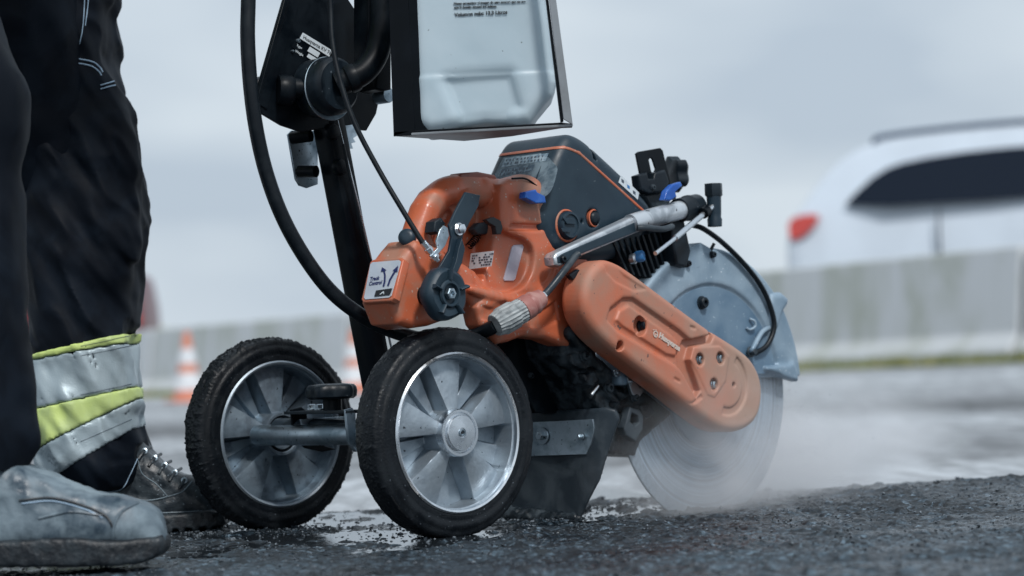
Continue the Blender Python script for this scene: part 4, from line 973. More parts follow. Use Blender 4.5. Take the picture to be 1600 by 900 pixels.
# side stripe line in (u,z): through px points on near plane; on the rear/top it continues level across the width
s1, s2 = P(905, 239, vE0), P(1006, 330, vE0)
s0 = P(884, 230, vE0)
def seg_d(a, b):
    a = np.array([a[0], a[2]]); b = np.array([b[0], b[2]]); e = b-a; wu = g.U-a[0]; wz = g.Z-a[1]
    t = np.clip((wu*e[0]+wz*e[1])/(e@e), 0, 1); return np.sqrt((wu-t*e[0])**2+(wz-t*e[1])**2)
fine = G(g.lo, g.lo+(g.n-1)*g.h, .0011)
g = fine
d2 = g.extr(pe, vE0, vE1, .016)
s00 = P(862, 229, vE0)
band = smin(seg_d(s1, s2), seg_d(s0, s1), .002); band = smin(band, seg_d(s0, s00), .002)-.0019
q = np.maximum(d2-.0009, band+0*g.V); q = np.maximum(q, -(d2+.0022))
q = np.maximum(q, g.V-(vE1-.004))
g.mesh(q, 'cover_stripe', 'orange', cov)
m_ = MB(); c = P(926, 341, vE0+.005)
m_.add(*lathe(c, (0, -1, 0), [(.0115, -.001), (.0115, .004), (.0100, .0045), (.0096, .001)], 40, caps=False)); m_.build('valve_ring', 'orange', cov)
m_ = MB(); m_.add(*lathe(c, (0, -1, 0), [(.0090, 0), (.0088, .003), (.0078, .0055), (.0055, .0072), (.003, .0080), (.0002, .0082)], 40)); m_.build('purge_bulb', 'blackplastic', cov, angle=0)
# warning label on the lid and worn decal on the rear face
def ontop(px4, v, m, name, parent, th=-.0007): return slab(name, px4, v, v+th, m, parent, bevel=.0001, seg=1)
l1 = ontop([(970, 274), (998, 301), (996, 312), (966, 285)], vE0-.0004, 'label', 'warning_label', cov)
for (x_, y_) in ((973, 282), (982, 291), (991, 300)):
    ontop([(x_-2, y_-3), (x_+2, y_), (x_+2, y_+5), (x_-2, y_+2)], vE0-.0012, 'lblue' if x_ == 982 else 'labeldark', 'label_pictogram', l1, -.0002)

# worn decal: lies on the rear slope of the cover
def rear_pt(px, py):
    # intersect ray with the rear slope plane
    a = P(850, 290, vE0); b = P(868, 250, vE0); e = b-a; nrm_ = np.cross(e, (0, 1., 0)); nrm_ /= np.linalg.norm(nrm_)
    dr0 = W2M(C0+ray(px, py))-W2M(C0); o_ = W2M(C0); t = ((a-o_)@nrm_)/(dr0@nrm_); return o_+dr0*t, nrm_
_, rn = rear_pt(800, 260)
if rn[0] > 0: rn = -rn
wp = slab3('worn_decal', [rear_pt(*p)[0]+rn*.0003 for p in ((787, 247), (845, 240), (852, 244), (836, 282), (826, 290), (775, 282), (774, 272))], rn*.0006, 'worn', cov, bevel=.0001, seg=1)
random.seed(12)
def dec(pts, off, th, m, nm, par): return slab3(nm, [rear_pt(*p)[0]+rn*off for p in pts], rn*th, m, par, bevel=.00005, seg=1)
dec([(790, 248), (858, 240), (853, 252), (784, 262)], .0009, .0002, mat('faded_print', (.33, .42, .48), .5, base2=(.12, .19, .25), nscale=170, nlo=.42, nhi=.58), 'decal_print', wp)
dec([(783, 265), (836, 258), (832, 268), (778, 277)], .0009, .0002, mat('faded_print_low', (.20, .28, .34), .5, base2=(.05, .09, .13), nscale=150, nlo=.4, nhi=.56), 'decal_print', wp)
for r_, (xa, ya, xb, n_) in enumerate(((790, 250, 852, 11), (787, 255.5, 850, 12), (782, 267, 828, 8), (780, 272, 820, 6))):
    for k in range(n_):
        x = xa+(xb-xa)*k/n_+random.uniform(0, 2); y = ya-(x-xa)*.118; w_ = random.uniform(1.5, 3.2)
        dec([(x, y+3.4), (x+w_, y+3.4-w_*.12), (x+w_+1, y-w_*.12), (x+1, y)], .0012, .0001, 'labeldark', 'decal_mark', wp)
slab3('scuffed_patch', [rear_pt(*p)[0]+rn*.0002 for p in ((848, 243), (858, 246), (866, 256), (872, 262), (869, 276), (862, 300), (846, 312), (836, 300), (838, 284), (846, 262))], rn*.0005, 'worn', cov, bevel=.0001, seg=1, smooth_it=2)

# orange body: rear handle, housing and starter side in one moulding
vb0 = .004
g = G(np.array([P(605, 470, .01)[0]-.012, -.03, P(655, 565, .0)[2]-.01]), P(930, 270, 0)*np.array([1, 0, 1])+np.array([.02, .125, .03]), .0017)
body_u = g.extr(UZ([(786, 288), (800, 278), (818, 276), (836, 286), (858, 308), (885, 326), (902, 350), (916, 374), (925, 420), (925, 480), (875, 470), (800, 455), (768, 448), (768, 430), (780, 400), (786, 355)], vb0), vb0, .085, .009)
body_l = g.extr(UZ([(770, 440), (800, 440), (925, 440), (930, 560), (893, 545), (855, 530), (821, 526), (800, 534), (780, 538), (755, 508), (748, 480), (757, 455)], vb0), vb0, .040, .010)
low_arm = g.extr(UZ([(700, 404), (720, 407), (748, 424), (765, 445), (790, 470), (760, 500), (735, 470), (715, 448), (700, 440)], .012), .012, .045, .010)
d = smin(smin(body_u, body_l, .005), low_arm, .004)
# handle loop
hv = .040
hp = [P(x, y, hv) for x, y in ((772, 303), (745, 297), (712, 296), (690, 303), (672, 322), (658, 350), (648, 380), (650, 410))]
hc = catmull(hp, 4); hd = None
for i in range(len(hc)-1):
    c_ = g.cap(hc[i], hc[i+1], .0165, .0165); hd = c_ if hd is None else smin(hd, c_, .004)
hd = smax(hd, np.abs(g.V-hv)-.0165, .010)
hside = g.extr(UZ([(660, 345), (668, 318), (682, 298), (700, 289), (720, 288), (735, 292), (716, 312), (700, 318), (690, 338), (677, 366), (690, 386), (702, 398), (690, 420), (655, 410), (652, 372)], .022), .022, .058, .010)
hd = smin(hd, hside, .006)
d = smin(d, hd, .005)
web = g.extr(UZ([(690, 300), (760, 300), (790, 350), (790, 440), (740, 440), (690, 410), (672, 385), (672, 345)], .056), .048, .066, .004)
web = smax(web, -g.cap(P(690, 350, .05), P(700, 335, .05), .006), .003)
d = smin(d, web, .006)
collar = g.cap(P(752, 300, hv), P(779, 306, hv), .0195, .0185); d = smin(d, collar, .003)
dome = g.ell(P(813, 305, .03), (.034, .030, .026)); d = smin(d, dome, .006)
# control housing at the rear end
hh = g.extr(UZ([(628, 405), (640, 388), (652, 374), (690, 386), (722, 408), (748, 426), (742, 450), (722, 480), (700, 500), (675, 509), (648, 513), (625, 506), (611, 470)], .012), .012, .068, .010)
d = smin(d, hh, .004)
# detail: slot, recess round gauge, cap boss
d = smax(d, -g.extr(UZ([(797, 352), (803, 349), (846, 350), (852, 355), (846, 360), (797, 360)], vb0), vb0-.02, vb0+.006, .002), .003)
pk_ = chaikin(UZ([(770, 350), (800, 366), (826, 374), (838, 396), (833, 428), (816, 452), (786, 459), (758, 443), (744, 428), (742, 350)], vb0), 2)
pk = g.extr(pk_, vb0-.03, vb0+.0125, .004); d = smax(d, -pk, .005)
# raised rib running from the lower arm across the pocket's lower lip, and moulded panel steps
cc = catmull([P(x, y, vb0+.003) for x, y in ((735, 452), (765, 462), (800, 470), (835, 462), (858, 440), (866, 415))], 4)
for i in range(len(cc)-1): d = smin(d, g.cap(cc[i], cc[i+1], .0048), .004)
d = smax(d, -g.extr(UZ([(740, 470), (790, 492), (832, 494), (868, 470), (874, 500), (850, 512), (790, 512), (752, 496)], vb0), vb0-.02, vb0+.0030, .001), .002)
seam = np.abs(g.U-P(784, 330, vb0)[0]-.15*(g.Z-P(784, 330, vb0)[2]))-.0006
d = np.maximum(d, -np.maximum(np.maximum(seam, -(d+.0012)), np.maximum(P(784, 345, vb0)[2]-g.Z, g.V-.05)))
c = P(882, 353, vb0); d = smin(d, g.cylv(c, .0215, vb0-.006, vb0+.02, .003), .003); d = smax(d, -g.cylv(c, .0180, vb0-.02, vb0-.001, .001), .001)
c = P(748, 392, .0)
d = smax(d, -g.cap(P(735, 502, vb0-.002), P(790, 478, vb0-.002), .004), .006)
d = d+vnoise(g.pts(), 25, 4, 2)*.0005
ob = g.mesh(d, 'body_shell', 'orange', saw)
# rear thumb rest (dark red) on the handle
m_ = MB(); 
slab('throttle_lock', [(716, 278), (722, 270), (748, 268), (774, 273), (780, 282), (774, 290), (730, 288)], .030, .052, mat('lock_redbrown', (.30, .075, .045), .35, base2=(.2, .06, .04), nscale=30), ob, bevel=.003, label='red-brown throttle lock on top of the handle')
m_ = MB(); m_.add(*lathe(P(636, 371, .028), P(628, 365, .028)-P(644, 380, .05), [(.0105, -.004), (.0105, .002), (.009, .0045), (.0045, .0058)], 28)); m_.build('handle_plug', 'cover', ob, angle=0)
# hand hole contents: trigger, spring, maker's label
slab('trigger', [(741, 358), (750, 348), (765, 346), (774, 352), (775, 360), (766, 366), (748, 366)], .030, .044, 'flap', ob, bevel=.003)
slab('trigger_slot', [(760, 343), (772, 339), (783, 345), (786, 356), (783, 366), (776, 366), (774, 354), (764, 348)], .002, .010, 'blackink', ob, bevel=.001)
sp0, sp1 = P(732, 386, .045), P(752, 364, .045); m_ = MB(); axs = sp1-sp0; xs, ys_, zs_ = frame_of(axs); k = np.linspace(0, 1, 120)
m_.add(*tube([sp0+axs*t+xs*.0042*math.cos(t*60)+ys_*.0042*math.sin(t*60) for t in k], .0007, n=6, smooth=0)); m_.build('throttle_spring', 'black', ob)
# gauge window, cap, lever, vents
slab('fuel_gauge', [(798, 386), (801, 383), (814, 382), (816, 386), (803, 436), (800, 439), (786, 439), (785, 436)], vb0+.0135, vb0+.0105, 'window', ob, bevel=.0008)
m_ = MB(); m_.add(*tube([P(x, y, vb0-.001) for x, y in ((800, 279), (820, 279), (836, 289), (856, 309), (884, 328), (901, 352), (913, 374))], .0013, n=8)); m_.build('cover_gasket', 'black', ob)
c = P(885, 352, vb0-.004); m_ = MB(); m_.add(*lathe(c, (0, -1, 0), [(.0175, -.004), (.0175, .006), (.0160, .0085), (.0135, .0090), (.0130, .0070), (.001, .0072)], 48)); cap_ = m_.build('fuel_cap', 'cover', ob)
slab('cap_grip', [(877, 340), (896, 342), (898, 351), (884, 350)], vb0-.012, vb0-.0145, 'cover', cap_, bevel=.0008)
slab('cap_grip', [(874, 356), (890, 358), (889, 364), (877, 362)], vb0-.012, vb0-.0145, 'cover', cap_, bevel=.0008)
slab('choke_lever', [(822, 300), (838, 296), (840, 300), (852, 306), (854, 317), (838, 318), (821, 309)], -.014, -.002, 'blue', saw, bevel=.0018)
# maker's label on the body wall seen through the hand hole
def on_u(pts, u): return [Q(x, y, u) for x, y in pts]
uu = UZ([(768, 420)], vb0)[0][0]-.0015
ll = slab3('serial_label', on_u([(736, 396), (772, 392), (768, 416), (733, 421)], uu), (-.0006, 0, 0), 'label', ob, bevel=.0001, seg=1)
for r_ in range(5):
    x = 738.0
    while x < 768:
        w_ = random.uniform(1.5, 4)
        if random.random() < .7: slab3('label_print', on_u([(x-r_*.6, 401+r_*4-(x-738)*.1), (x+w_-r_*.6, 401+r_*4-(x+w_-738)*.1), (x+w_-r_*.6, 398.6+r_*4-(x+w_-738)*.1), (x-r_*.6, 398.6+r_*4-(x-738)*.1)], uu-.0007), (-.0002, 0, 0), 'labeldark', ll, bevel=.00004, seg=1)
        x += w_+1

# control panel plate on the housing's rear face
TRc, BRc = P(628, 404, .012), P(611, 467, .012)
sl = (TRc-BRc); sl /= np.linalg.norm(sl); vn = np.cross(sl, (0, 1., 0)); vn /= np.linalg.norm(vn)
if vn[0] > 0: vn = -vn
def onp(px, py, off=0.0):
    dr0 = W2M(C0+ray(px, py))-W2M(C0); o_ = W2M(C0); t = ((TRc+vn*off-o_)@vn)/(dr0@vn); return o_+dr0*t
bez = slab3('control_panel', [onp(*p, .004) for p in ((578, 409), (583, 405), (626, 402), (630, 406), (615, 465), (610, 470), (567, 473), (564, 468))], -vn*.012, 'orange', saw, bevel=.0022)
pl = slab3('panel_plate', [onp(*p, .0046) for p in ((582, 410), (624, 406.5), (627, 409), (612, 462), (608, 465), (571, 468), (569, 465), (579, 413))], vn*.0005, 'plate', bez, bevel=.0001, seg=1)
def ptext(s, a, b, size, m='ink'):
    A = onp(*a, .0056); B = onp(*b, .0056); dx = B-A; dx /= np.linalg.norm(dx); dy = sl; text3(s, size, A, dx, dy, M[m], pl, ext=.0001, offset=.00015)
ptext('Track', (577.5, 438.5), (592, 436.8), .0068); ptext('Control', (576, 446), (594, 443.8), .0068)
def arrow(pts, head):
    for i in range(len(pts)-1):
        (x0, y0), (x1, y1) = pts[i], pts[i+1]; dxx, dyy = x1-x0, y1-y0; L_ = math.hypot(dxx, dyy); nx_, ny_ = -dyy/L_*1.3, dxx/L_*1.3
        slab3('arrow_mark', [onp(x0+nx_, y0+ny_, .0056), onp(x1+dxx*.08+nx_, y1+dyy*.08+ny_, .0056), onp(x1+dxx*.08-nx_, y1+dyy*.08-ny_, .0056), onp(x0-nx_, y0-ny_, .0056)], vn*.0002, 'ink', pl, bevel=.00004, seg=1)
    slab3('arrow_mark', [onp(*p, .0058) for p in head], vn*.0002, 'ink', pl, bevel=.00004, seg=1)
arrow([(599, 448), (601, 440), (601.5, 430), (599.5, 422)], [(595, 425), (597, 417.5), (604, 422)])
arrow([(606, 447), (609, 438), (614, 429), (618, 423)], [(613.5, 423), (622, 415), (621, 425)])
sw = slab3('selector_switch', [onp(*p, .0056) for p in ((588, 454), (613, 450.5), (609, 461), (585, 463.5))], vn*.0006, 'blackink', pl, bevel=.0001, seg=1)
arrow([(590, 461), (595, 457), (600, 455)], [(596, 457.5), (601, 453), (602, 460)])
for o_ in sw.children: pass
slab3('switch_mark', [onp(*p, .0066) for p in ((593, 460), (597, 456.5), (600, 455), (600, 460), (598.5, 457.5), (594, 460.5))], vn*.0002, 'label', sw, bevel=.00004, seg=1)

# knob, strap, lever on the near side of the housing
kc = P(702, 459, -.030)
m_ = MB(); m_.add(*lathe((kc[0], -.030, kc[2]), (0, 1, 0), [(.0135, .0015), (.0165, .0), (.026, -.001), (.0300, .002), (.0312, .006), (.0312, .016), (.029, .0195), (.020, .021)], 96, lobes=5, lobe_amp=.028)); kb = m_.build('side_knob', 'cover', saw)
m_ = MB(); m_.add(*lathe((kc[0], -.030, kc[2]), (0, 1, 0), [(.0165, -.001), (.0150, -.0035), (.0125, -.0035), (.0115, .0005)], 40, caps=False)); m_.build('knob_boss', 'cover', kb)
for a_ in range(5):
    t = 2*math.pi*a_/5+.3; p0 = np.array([kc[0]+.016*math.cos(t), -.031, kc[2]+.016*math.sin(t)]); p1 = np.array([kc[0]+.028*math.cos(t), -.030, kc[2]+.028*math.sin(t)])
    m_ = MB(); m_.add(*tube([p0, p1], .0050, smooth=0, n=16, r2=.0078, flat=.35)); m_.build('knob_rib', 'cover', kb)
m_ = MB(); m_.add(*lathe((kc[0], -.0305, kc[2]), (0, -1, 0), [(.0072, -.001), (.0072, .004), (.0062, .005), (.0036, .005), (.0034, .0015)], hexa=True)); m_.build('knob_nut', 'zinc', kb)
m_ = MB(); m_.add(*cyl((kc[0], -.011, kc[2]), (0, 1, 0), .012, .03)); m_.build('knob_spindle', 'black', kb)
strap = slab('bent_strap', [(728, 300), (751, 305), (748, 322), (737, 342), (724, 368), (722, 380), (726, 392), (722, 410), (712, 430), (700, 436), (684, 422), (690, 412), (702, 392), (706, 370), (702, 352), (712, 330)], -.006, -.002, 'cover', saw, bevel=.001)
slab('strap_flange', [(722, 372), (727, 388), (722, 412), (712, 432), (705, 430), (713, 408), (717, 388)], -.014, -.006, 'cover', strap, bevel=.001)
m_ = MB(); bolt(m_, P(716.5, 358, -.0065), (0, -1, 0), .0062, .008, 1.25); m_.build('strap_bolt', 'polish', strap)
slab('lever_quadrant', [(694, 352), (700, 356), (702, 368), (696, 384), (686, 396), (676, 402), (672, 400), (684, 388), (682, 376), (688, 358)], -.013, -.010, 'zinc', saw, bevel=.0008)
slab('lever_latch', [(680, 346), (690, 340), (697, 349), (686, 366), (678, 362)], .003, .020, 'blackplastic', saw, bevel=.002)

# front handle bar along the near side
vH = -.030
hb = slab('handle_bar', [(866, 402), (870, 395), (1000, 334), (1048, 320), (1062, 323), (1066, 338), (1056, 345), (1022, 353), (904, 402), (876, 417), (868, 414)], vH, vH+.020, 'bar', saw, bevel=.004)
slab('bar_inlay', [(871, 402), (880, 396), (998, 345), (1000, 360), (905, 398), (880, 411), (872, 411)], vH-.001, vH+.004, 'cover', hb, bevel=.001)
m_ = MB(); m_.add(*tube([P(985, 350, vH+.006), P(1012, 342, vH+.006), P(1045, 333, vH+.008), P(1072, 326, vH+.012)], .0125, n=24)); m_.build('bar_tube', 'bar', hb)
for px, py in ((879, 405), (1007, 347)): stud(px, py, vH-.001, .0042, .004, 'blackplastic', hb, 'bar_screw')
m_ = MB(); m_.add(*tube([P(995, 356, vH-.004), P(1012, 356, vH-.010), P(1035, 358, vH-.008), P(1050, 354, vH-.002)], .0042, n=14)); m_.build('bar_hose', 'flap', hb)
m_ = MB()
s_a, s_b = P(1060, 329, vH+.012), P(1088, 322, vH+.02); dd = s_b-s_a; Ld = np.linalg.norm(dd)
m_.add(*lathe(s_a, dd, [(.0145, 0), (.0160, .001), (.0160, Ld*.45), (.0172, Ld*.5), (.0172, Ld*.6), (.0160, Ld*.65), (.0160, Ld*1.0), (.012, Ld*1.15)], 40)); m_.build('bar_sleeve', 'blackplastic', hb)
m_ = MB(); m_.add(*tube([P(1086, 324, vH+.02), P(1092, 326, vH+.05), P(1080, 328, vH+.13), P(1040, 330, vH+.17)], .012, n=20)); m_.build('cross_tube', 'blackplastic', hb)
slab('bar_bracket', [(1048, 338), (1070, 345), (1080, 392), (1074, 418), (1058, 414), (1052, 380)], -.018, .004, 'blackplastic', saw, bevel=.003)
bv_ = slab('water_valve', [(1038, 312), (1042, 298), (1052, 288), (1064, 284), (1067, 290), (1056, 300), (1058, 308), (1048, 314)], vH-.002, vH+.008, 'blue', hb, bevel=.002)
m_ = MB(); m_.add(*cyl(P(1049, 312, vH+.004), (0, 0, 1), .006, .006)); m_.build('valve_body', 'blackplastic', bv_)
# bracket plate with slot, clamp and star knob behind the bar
sp_ = slab('slotted_plate', [(994, 240), (998, 237), (1032, 231), (1036, 235), (1048, 284), (1046, 296), (1014, 302), (1000, 270)], .020, .023, 'black', saw, bevel=.0008, holes=[[(1014, 250), (1017, 246), (1020, 249), (1025, 264), (1022, 270), (1018, 268)]])
slab('plate_clamp', [(998, 274), (1012, 269), (1014, 279), (1022, 279), (1024, 270), (1040, 265), (1046, 282), (1044, 300), (1014, 303), (1001, 296)], .004, .019, 'blackplastic', sp_, bevel=.003)
stud(1020, 293, .004, .0036, .003, 'flap', sp_, 'clamp_bolt')
kk = P(1058, 272, .04); m_ = MB(); m_.add(*lathe(kk, (.8, -.3, 0), [(.018, -.012), (.0225, -.010), (.0225, .004), (.018, .008), (.010, .010)], 60, lobes=5, lobe_amp=.14)); m_.build('star_knob', 'blackplastic', sp_)
slab('cylinder_top', [(1005, 303), (1048, 294), (1056, 306), (1040, 330), (1020, 330)], .015, .06, 'flap', saw, bevel=.006)

# engine block with cooling fins, spark-plug boot, lower front shroud
slab('engine_block', [(900, 395), (1000, 345), (1040, 345), (1058, 385), (1052, 425), (1030, 450), (985, 430), (930, 410)], .016, .10, 'black', saw, bevel=.004)
for k in range(9):
    x0 = 958+k*9.0
    slab('cooling_fin', [(x0, 378-k*2), (x0+3.2, 377-k*2), (x0+26, 428+k*1.5), (x0+22.5, 428+k*1.5)], -.002, .016, 'blackplastic', saw, bevel=.0006)
slab('front_shroud', [(1024, 348), (1040, 352), (1050, 380), (1059, 404), (1050, 425), (1036, 440), (1026, 430)], .004, .05, 'cover', saw, bevel=.003)
slab('shroud_stripe', [(1036, 366), (1040, 366), (1059, 402), (1056, 404)], .0035, .0005, 'orange', saw, bevel=.0002)
m_ = MB(); m_.add(*lathe(P(986, 405, -.004), (.3, -1, .1), [(.007, 0), (.007, .006), (.005, .008)], 24)); m_.build('valve_stem', 'polish', saw)
m_ = MB(); m_.add(*lathe(P(997, 401, -.010), (.5, -1, .1), [(.0065, -.004), (.0075, 0), (.0075, .006), (.006, .008)], 28)); m_.build('decompression_button', 'lblue', saw)

# crankcase and guard hinge under the belt guard
pc_ = UZ([(880, 515), (930, 545), (985, 590), (1030, 620), (1062, 645), (1030, 672), (1012, 690), (1003, 712), (958, 710), (948, 680), (936, 640), (915, 590), (888, 555)], 0.0)
g = G((pc_[:, 0].min()-.01, -.03, pc_[:, 1].min()-.01), (pc_[:, 0].max()+.01, .10, pc_[:, 1].max()+.01), .0022)
d = g.extr(pc_, .008, .085, .008)
for (px, py, rr_, v) in ((915, 560, .014, -.004), (950, 590, .012, .0), (925, 548, .010, -.004), (975, 610, .012, -.002), (945, 625, .016, .0), (905, 540, .012, 0)):
    d = smin(d, g.cylv(P(px, py, v), rr_, v, .03, .004), .006)
d = smin(d, g.cap(P(890, 520, 0), P(935, 575, -.003), .009, .006), .006); d = smin(d, g.cap(P(945, 612, -.002), P(975, 640, -.002), .005), .004)
for (px, py) in ((930, 585), (960, 630), (985, 600)): d = smax(d, -g.cap(P(px, py, 0), P(px+14, py+14, 0), .006), .005)
for (px, py, w_, v) in ((900, 560, .010, -.002), (922, 590, .008, -.004), (955, 645, .008, -.004), (975, 655, .006, -.002), (1010, 640, .008, .0)):
    q = UZ([(px-9, py-6), (px+6, py-9), (px+16, py+5), (px+6, py+14), (px-6, py+10)], v); d = smin(d, g.extr(q, v, v+.03, .0015), .003)
d = smax(d, -g.extr(UZ([(960, 600), (985, 612), (983, 617), (958, 606)], .0), -.02, .013, .001), .002)
d = d+vnoise(g.pts(), 60, 5, 2)*.0016+vnoise(g.pts(), 260, 6, 2)*.0009
ck = g.mesh(d, 'crankcase', 'grime', saw)
for (px, py, rr_) in ((912, 556, .006), (962, 583, .0035), (982, 597, .0035), (950, 606, .006), (991, 622, .005), (968, 560, .004)):
    stud(px, py, -.006, rr_, .006, 'grime' if rr_ > .004 else 'zinc', ck, 'case_bolt')
slab('guard_latch', [(985, 636), (1000, 640), (1006, 650), (1005, 672), (994, 690), (978, 680), (976, 668)], -.012, .002, 'flap', ck, bevel=.002, holes=[[(988, 645), (998, 650), (999, 660), (992, 666), (985, 658)]])
slab('latch_lug', [(980, 590), (986, 586), (1000, 606), (1004, 602), (1006, 612), (998, 622), (988, 616)], -.010, -.004, 'zinc', ck, bevel=.001)
m_ = MB(); m_.add(*tube([P(924, 617, -.004), P(934, 603, -.004)], .0022, smooth=0)); m_.build('return_spring', 'polish', ck)

# plug spanner stuck in its clip by the bar (a loose tool of its own)
tool = thing('box_spanner', 'dark hexagonal box spanner with a bright steel bar through it, clipped upright beside the handle', 'spanner', P(1115, 353, -.03))
b0, b1 = P(1117, 354, -.03), P(1114.5, 287, -.03); dd = b1-b0; Ld = np.linalg.norm(dd)
m_ = MB(); m_.add(*lathe(b0, dd, [(.0075, .003), (.0095, 0), (.0100, Ld*.16), (.0088, Ld*.22), (.0092, Ld*.30), (.0098, Ld*.70)], 32)); sh = m_.build('spanner_shank', 'cover', tool)
m_ = MB(); m_.add(*lathe(b0+dd*.68, dd, [(.0098, 0), (.0125, Ld*.05), (.0125, Ld*.32), (.0100, Ld*.32), (.0098, Ld*.1), (.001, Ld*.1)], hexa=True)); m_.build('hex_socket', 'flap', sh)
m_ = MB(); q0, q1, q2 = P(1024, 396, -.055), P(1055, 372, -.047), P(1113, 323, -.032)
m_.add(*tube([q0, q1], .0028, smooth=0)); m_.add(*tube([q1, q2], .0040, smooth=0)); m_.build('tommy_bar', 'polish', tool)
m_ = MB(); m_.add(*lathe(P(1098, 334, -.036), q2-q1, [(.006, 0), (.0075, .001), (.0075, .012), (.006, .014)], 24)); m_.build('bar_grommet', 'black', tool)
# ================================================================== WORKER
yA, yB = 2.985, 3.125
M['trouser'] = mat('navy_trouser_cloth', (.0014, .0036, .0080), .65, base2=(.0040, .0080, .0150), nscale=18, bump=.4, bscale=900, bdist=.0005, spec=.15)
M['hivis'] = mat('hi_vis_yellow', (.52, .64, .20), .55, base2=(.40, .50, .22), nscale=14, nlo=.4, nhi=.65, bump=.3, bscale=500)
M['reflect'] = mat('reflective_tape', (.40, .48, .52), .45, .25, base2=(.28, .35, .39), nscale=12, nlo=.4, nhi=.62, bump=.3, bscale=500)
M['stitch'] = mat('pale_stitching', (.30, .42, .55), .7)
M['boot'] = mat('dark_boot_leather', (.010, .016, .022), .38, base2=(.040, .055, .066), nscale=32, nlo=.45, nhi=.66, rough2=.7, bump=.6, bscale=260, bdist=.0012, specks=((.16, .20, .23), 230, .68))
M['boot_near'] = mat('dusty_boot_leather', (.030, .052, .075), .34, base2=(.20, .26, .30), nscale=17, nlo=.40, nhi=.64, rough2=.75, bump=.5, bscale=240, bdist=.001)
M['sole'] = mat('boot_sole', (.005, .008, .012), .5, base2=(.020, .028, .035), nscale=60, bump=.8, bscale=240, bdist=.0015)
M['skin'] = mat('skin', (.42, .24, .17), .5, sss=.1)
M['jacket'] = mat('hi_vis_jacket', (.45, .58, .08), .7, base2=(.38, .50, .09), nscale=9)
FA = D(150, 770, 3.06)
man = thing('person', 'person in navy trousers with yellow and silver reflective bands, standing left of the wheels', 'person', (FA[0], 2.8, 0), world=True)
def XZ(pts, Y): return np.array([[q[0], q[2]] for q in (D(x, y, Y) for x, y in pts)])
leg_r = [(171, -120), (174, -40), (176, 0), (172, 60), (171, 100), (178, 126), (182, 141), (193, 156), (204, 174), (208, 198), (213, 225), (217, 262), (221, 320), (222, 360), (218, 410), (209, 450), (204, 500), (205, 520), (209, 545), (211, 600), (213, 632), (208, 648), (214, 690), (216, 712), (221, 724), (217, 742), (205, 762), (188, 771)]
leg_l = [(150, 777), (126, 770), (70, 765), (52, 700), (42, 600), (35, 500), (30, 400), (25, 300), (20, 200), (-10, 100), (-40, 0), (-60, -120)]
po = XZ(leg_r+leg_l, 3.02)
g = G((po[:, 0].min()-.01, yA-.03, po[:, 1].min()-.01), (po[:, 0].max()+.01, yB+.05, po[:, 1].max()+.005), .0030)
d = g.extr(po, yA-.02, yB+.02, .062)
pt = g.pts(); sk = np.stack([pt[..., 0]*1.0+pt[..., 2]*.55, pt[..., 1], pt[..., 2]*1.0-pt[..., 0]*.3], -1)
d = d + vnoise(sk*np.array([2.2, 1, .8]), 11, 3, 3)*.013 + (np.abs(vnoise(sk*np.array([1.6, 1, .6]), 16, 8, 2))-.2)*.014
def crease(pts, r, k=.012):
    global d
    cc = catmull([D(x, y, yy) for x, y, yy in pts], 3)
    for i in range(len(cc)-1): d = smax(d, -g.cap(cc[i], cc[i+1], r), k)
# knee pocket folds, back-of-knee folds, folded yellow cuff
crease([(130, 150, 2.958), (160, 160, 2.955), (185, 178, 2.96)], .007)
crease([(183, 178, 2.955), (190, 250, 2.955), (205, 300, 2.97)], .006)
crease([(150, 195, 2.955), (170, 300, 2.952), (172, 420, 2.955), (180, 505, 2.958)], .005)
crease([(194, 350, 2.955), (188, 440, 2.955), (190, 510, 2.96)], .005)
crease([(132, 634, 2.957), (140, 650, 2.957), (160, 648, 2.957), (200, 622, 2.96)], .006)
crease([(150, 655, 2.957), (170, 680, 2.955), (180, 700, 2.957)], .005)
crease([(118, 575, 2.950), (150, 590, 2.950), (180, 575, 2.953), (206, 560, 2.97)], .008)
crease([(150, 690, 2.952), (172, 660, 2.950), (196, 645, 2.955)], .009)
crease([(192, 525, 2.955), (196, 560, 2.955), (190, 600, 2.955)], .006)
crease([(60, 560, 2.955), (100, 600, 2.955), (126, 600, 2.957)], .005)
V, F = nets(np.broadcast_to(d, g.n).astype(np.float32), g.lo, g.h)
trs = link('trousers', V, F, 'trouser', man, angle=0)
def half(p, q):   # signed: negative above line through two pixels
    a, b = XZ([p, q], 3.0); n = np.array([-(b-a)[1], (b-a)[0]]); n /= np.linalg.norm(n); n *= (1 if n[1] < 0 else -1)
    return (g.U-a[0])*n[0]+(g.Z-a[1])*n[1]
Ls = [half((126, 537), (205, 519)), half((126, 549), (207, 534)), half((126, 624), (210, 605)), half((126, 668), (205, 628)), half((126, 722), (213, 668))]
trees = {}
for i, (m_, nm) in enumerate((('hivis', 'hi_vis_band'), ('reflect', 'reflective_band'), ('hivis', 'hi_vis_band'), ('reflect', 'reflective_band'))):
    off = .0035 if m_ == 'hivis' else .0022
    q = np.maximum(d-off, -Ls[i]); q = np.maximum(q, Ls[i+1]); q = np.maximum(q, -(d+.003))
    Vb, Fb = nets(np.broadcast_to(q, g.n).astype(np.float32), g.lo, g.h); ob_ = link(nm, Vb, Fb, m_, trs, angle=0); trees[i] = bvh(Vb, Fb)
tt = bvh(V, F)
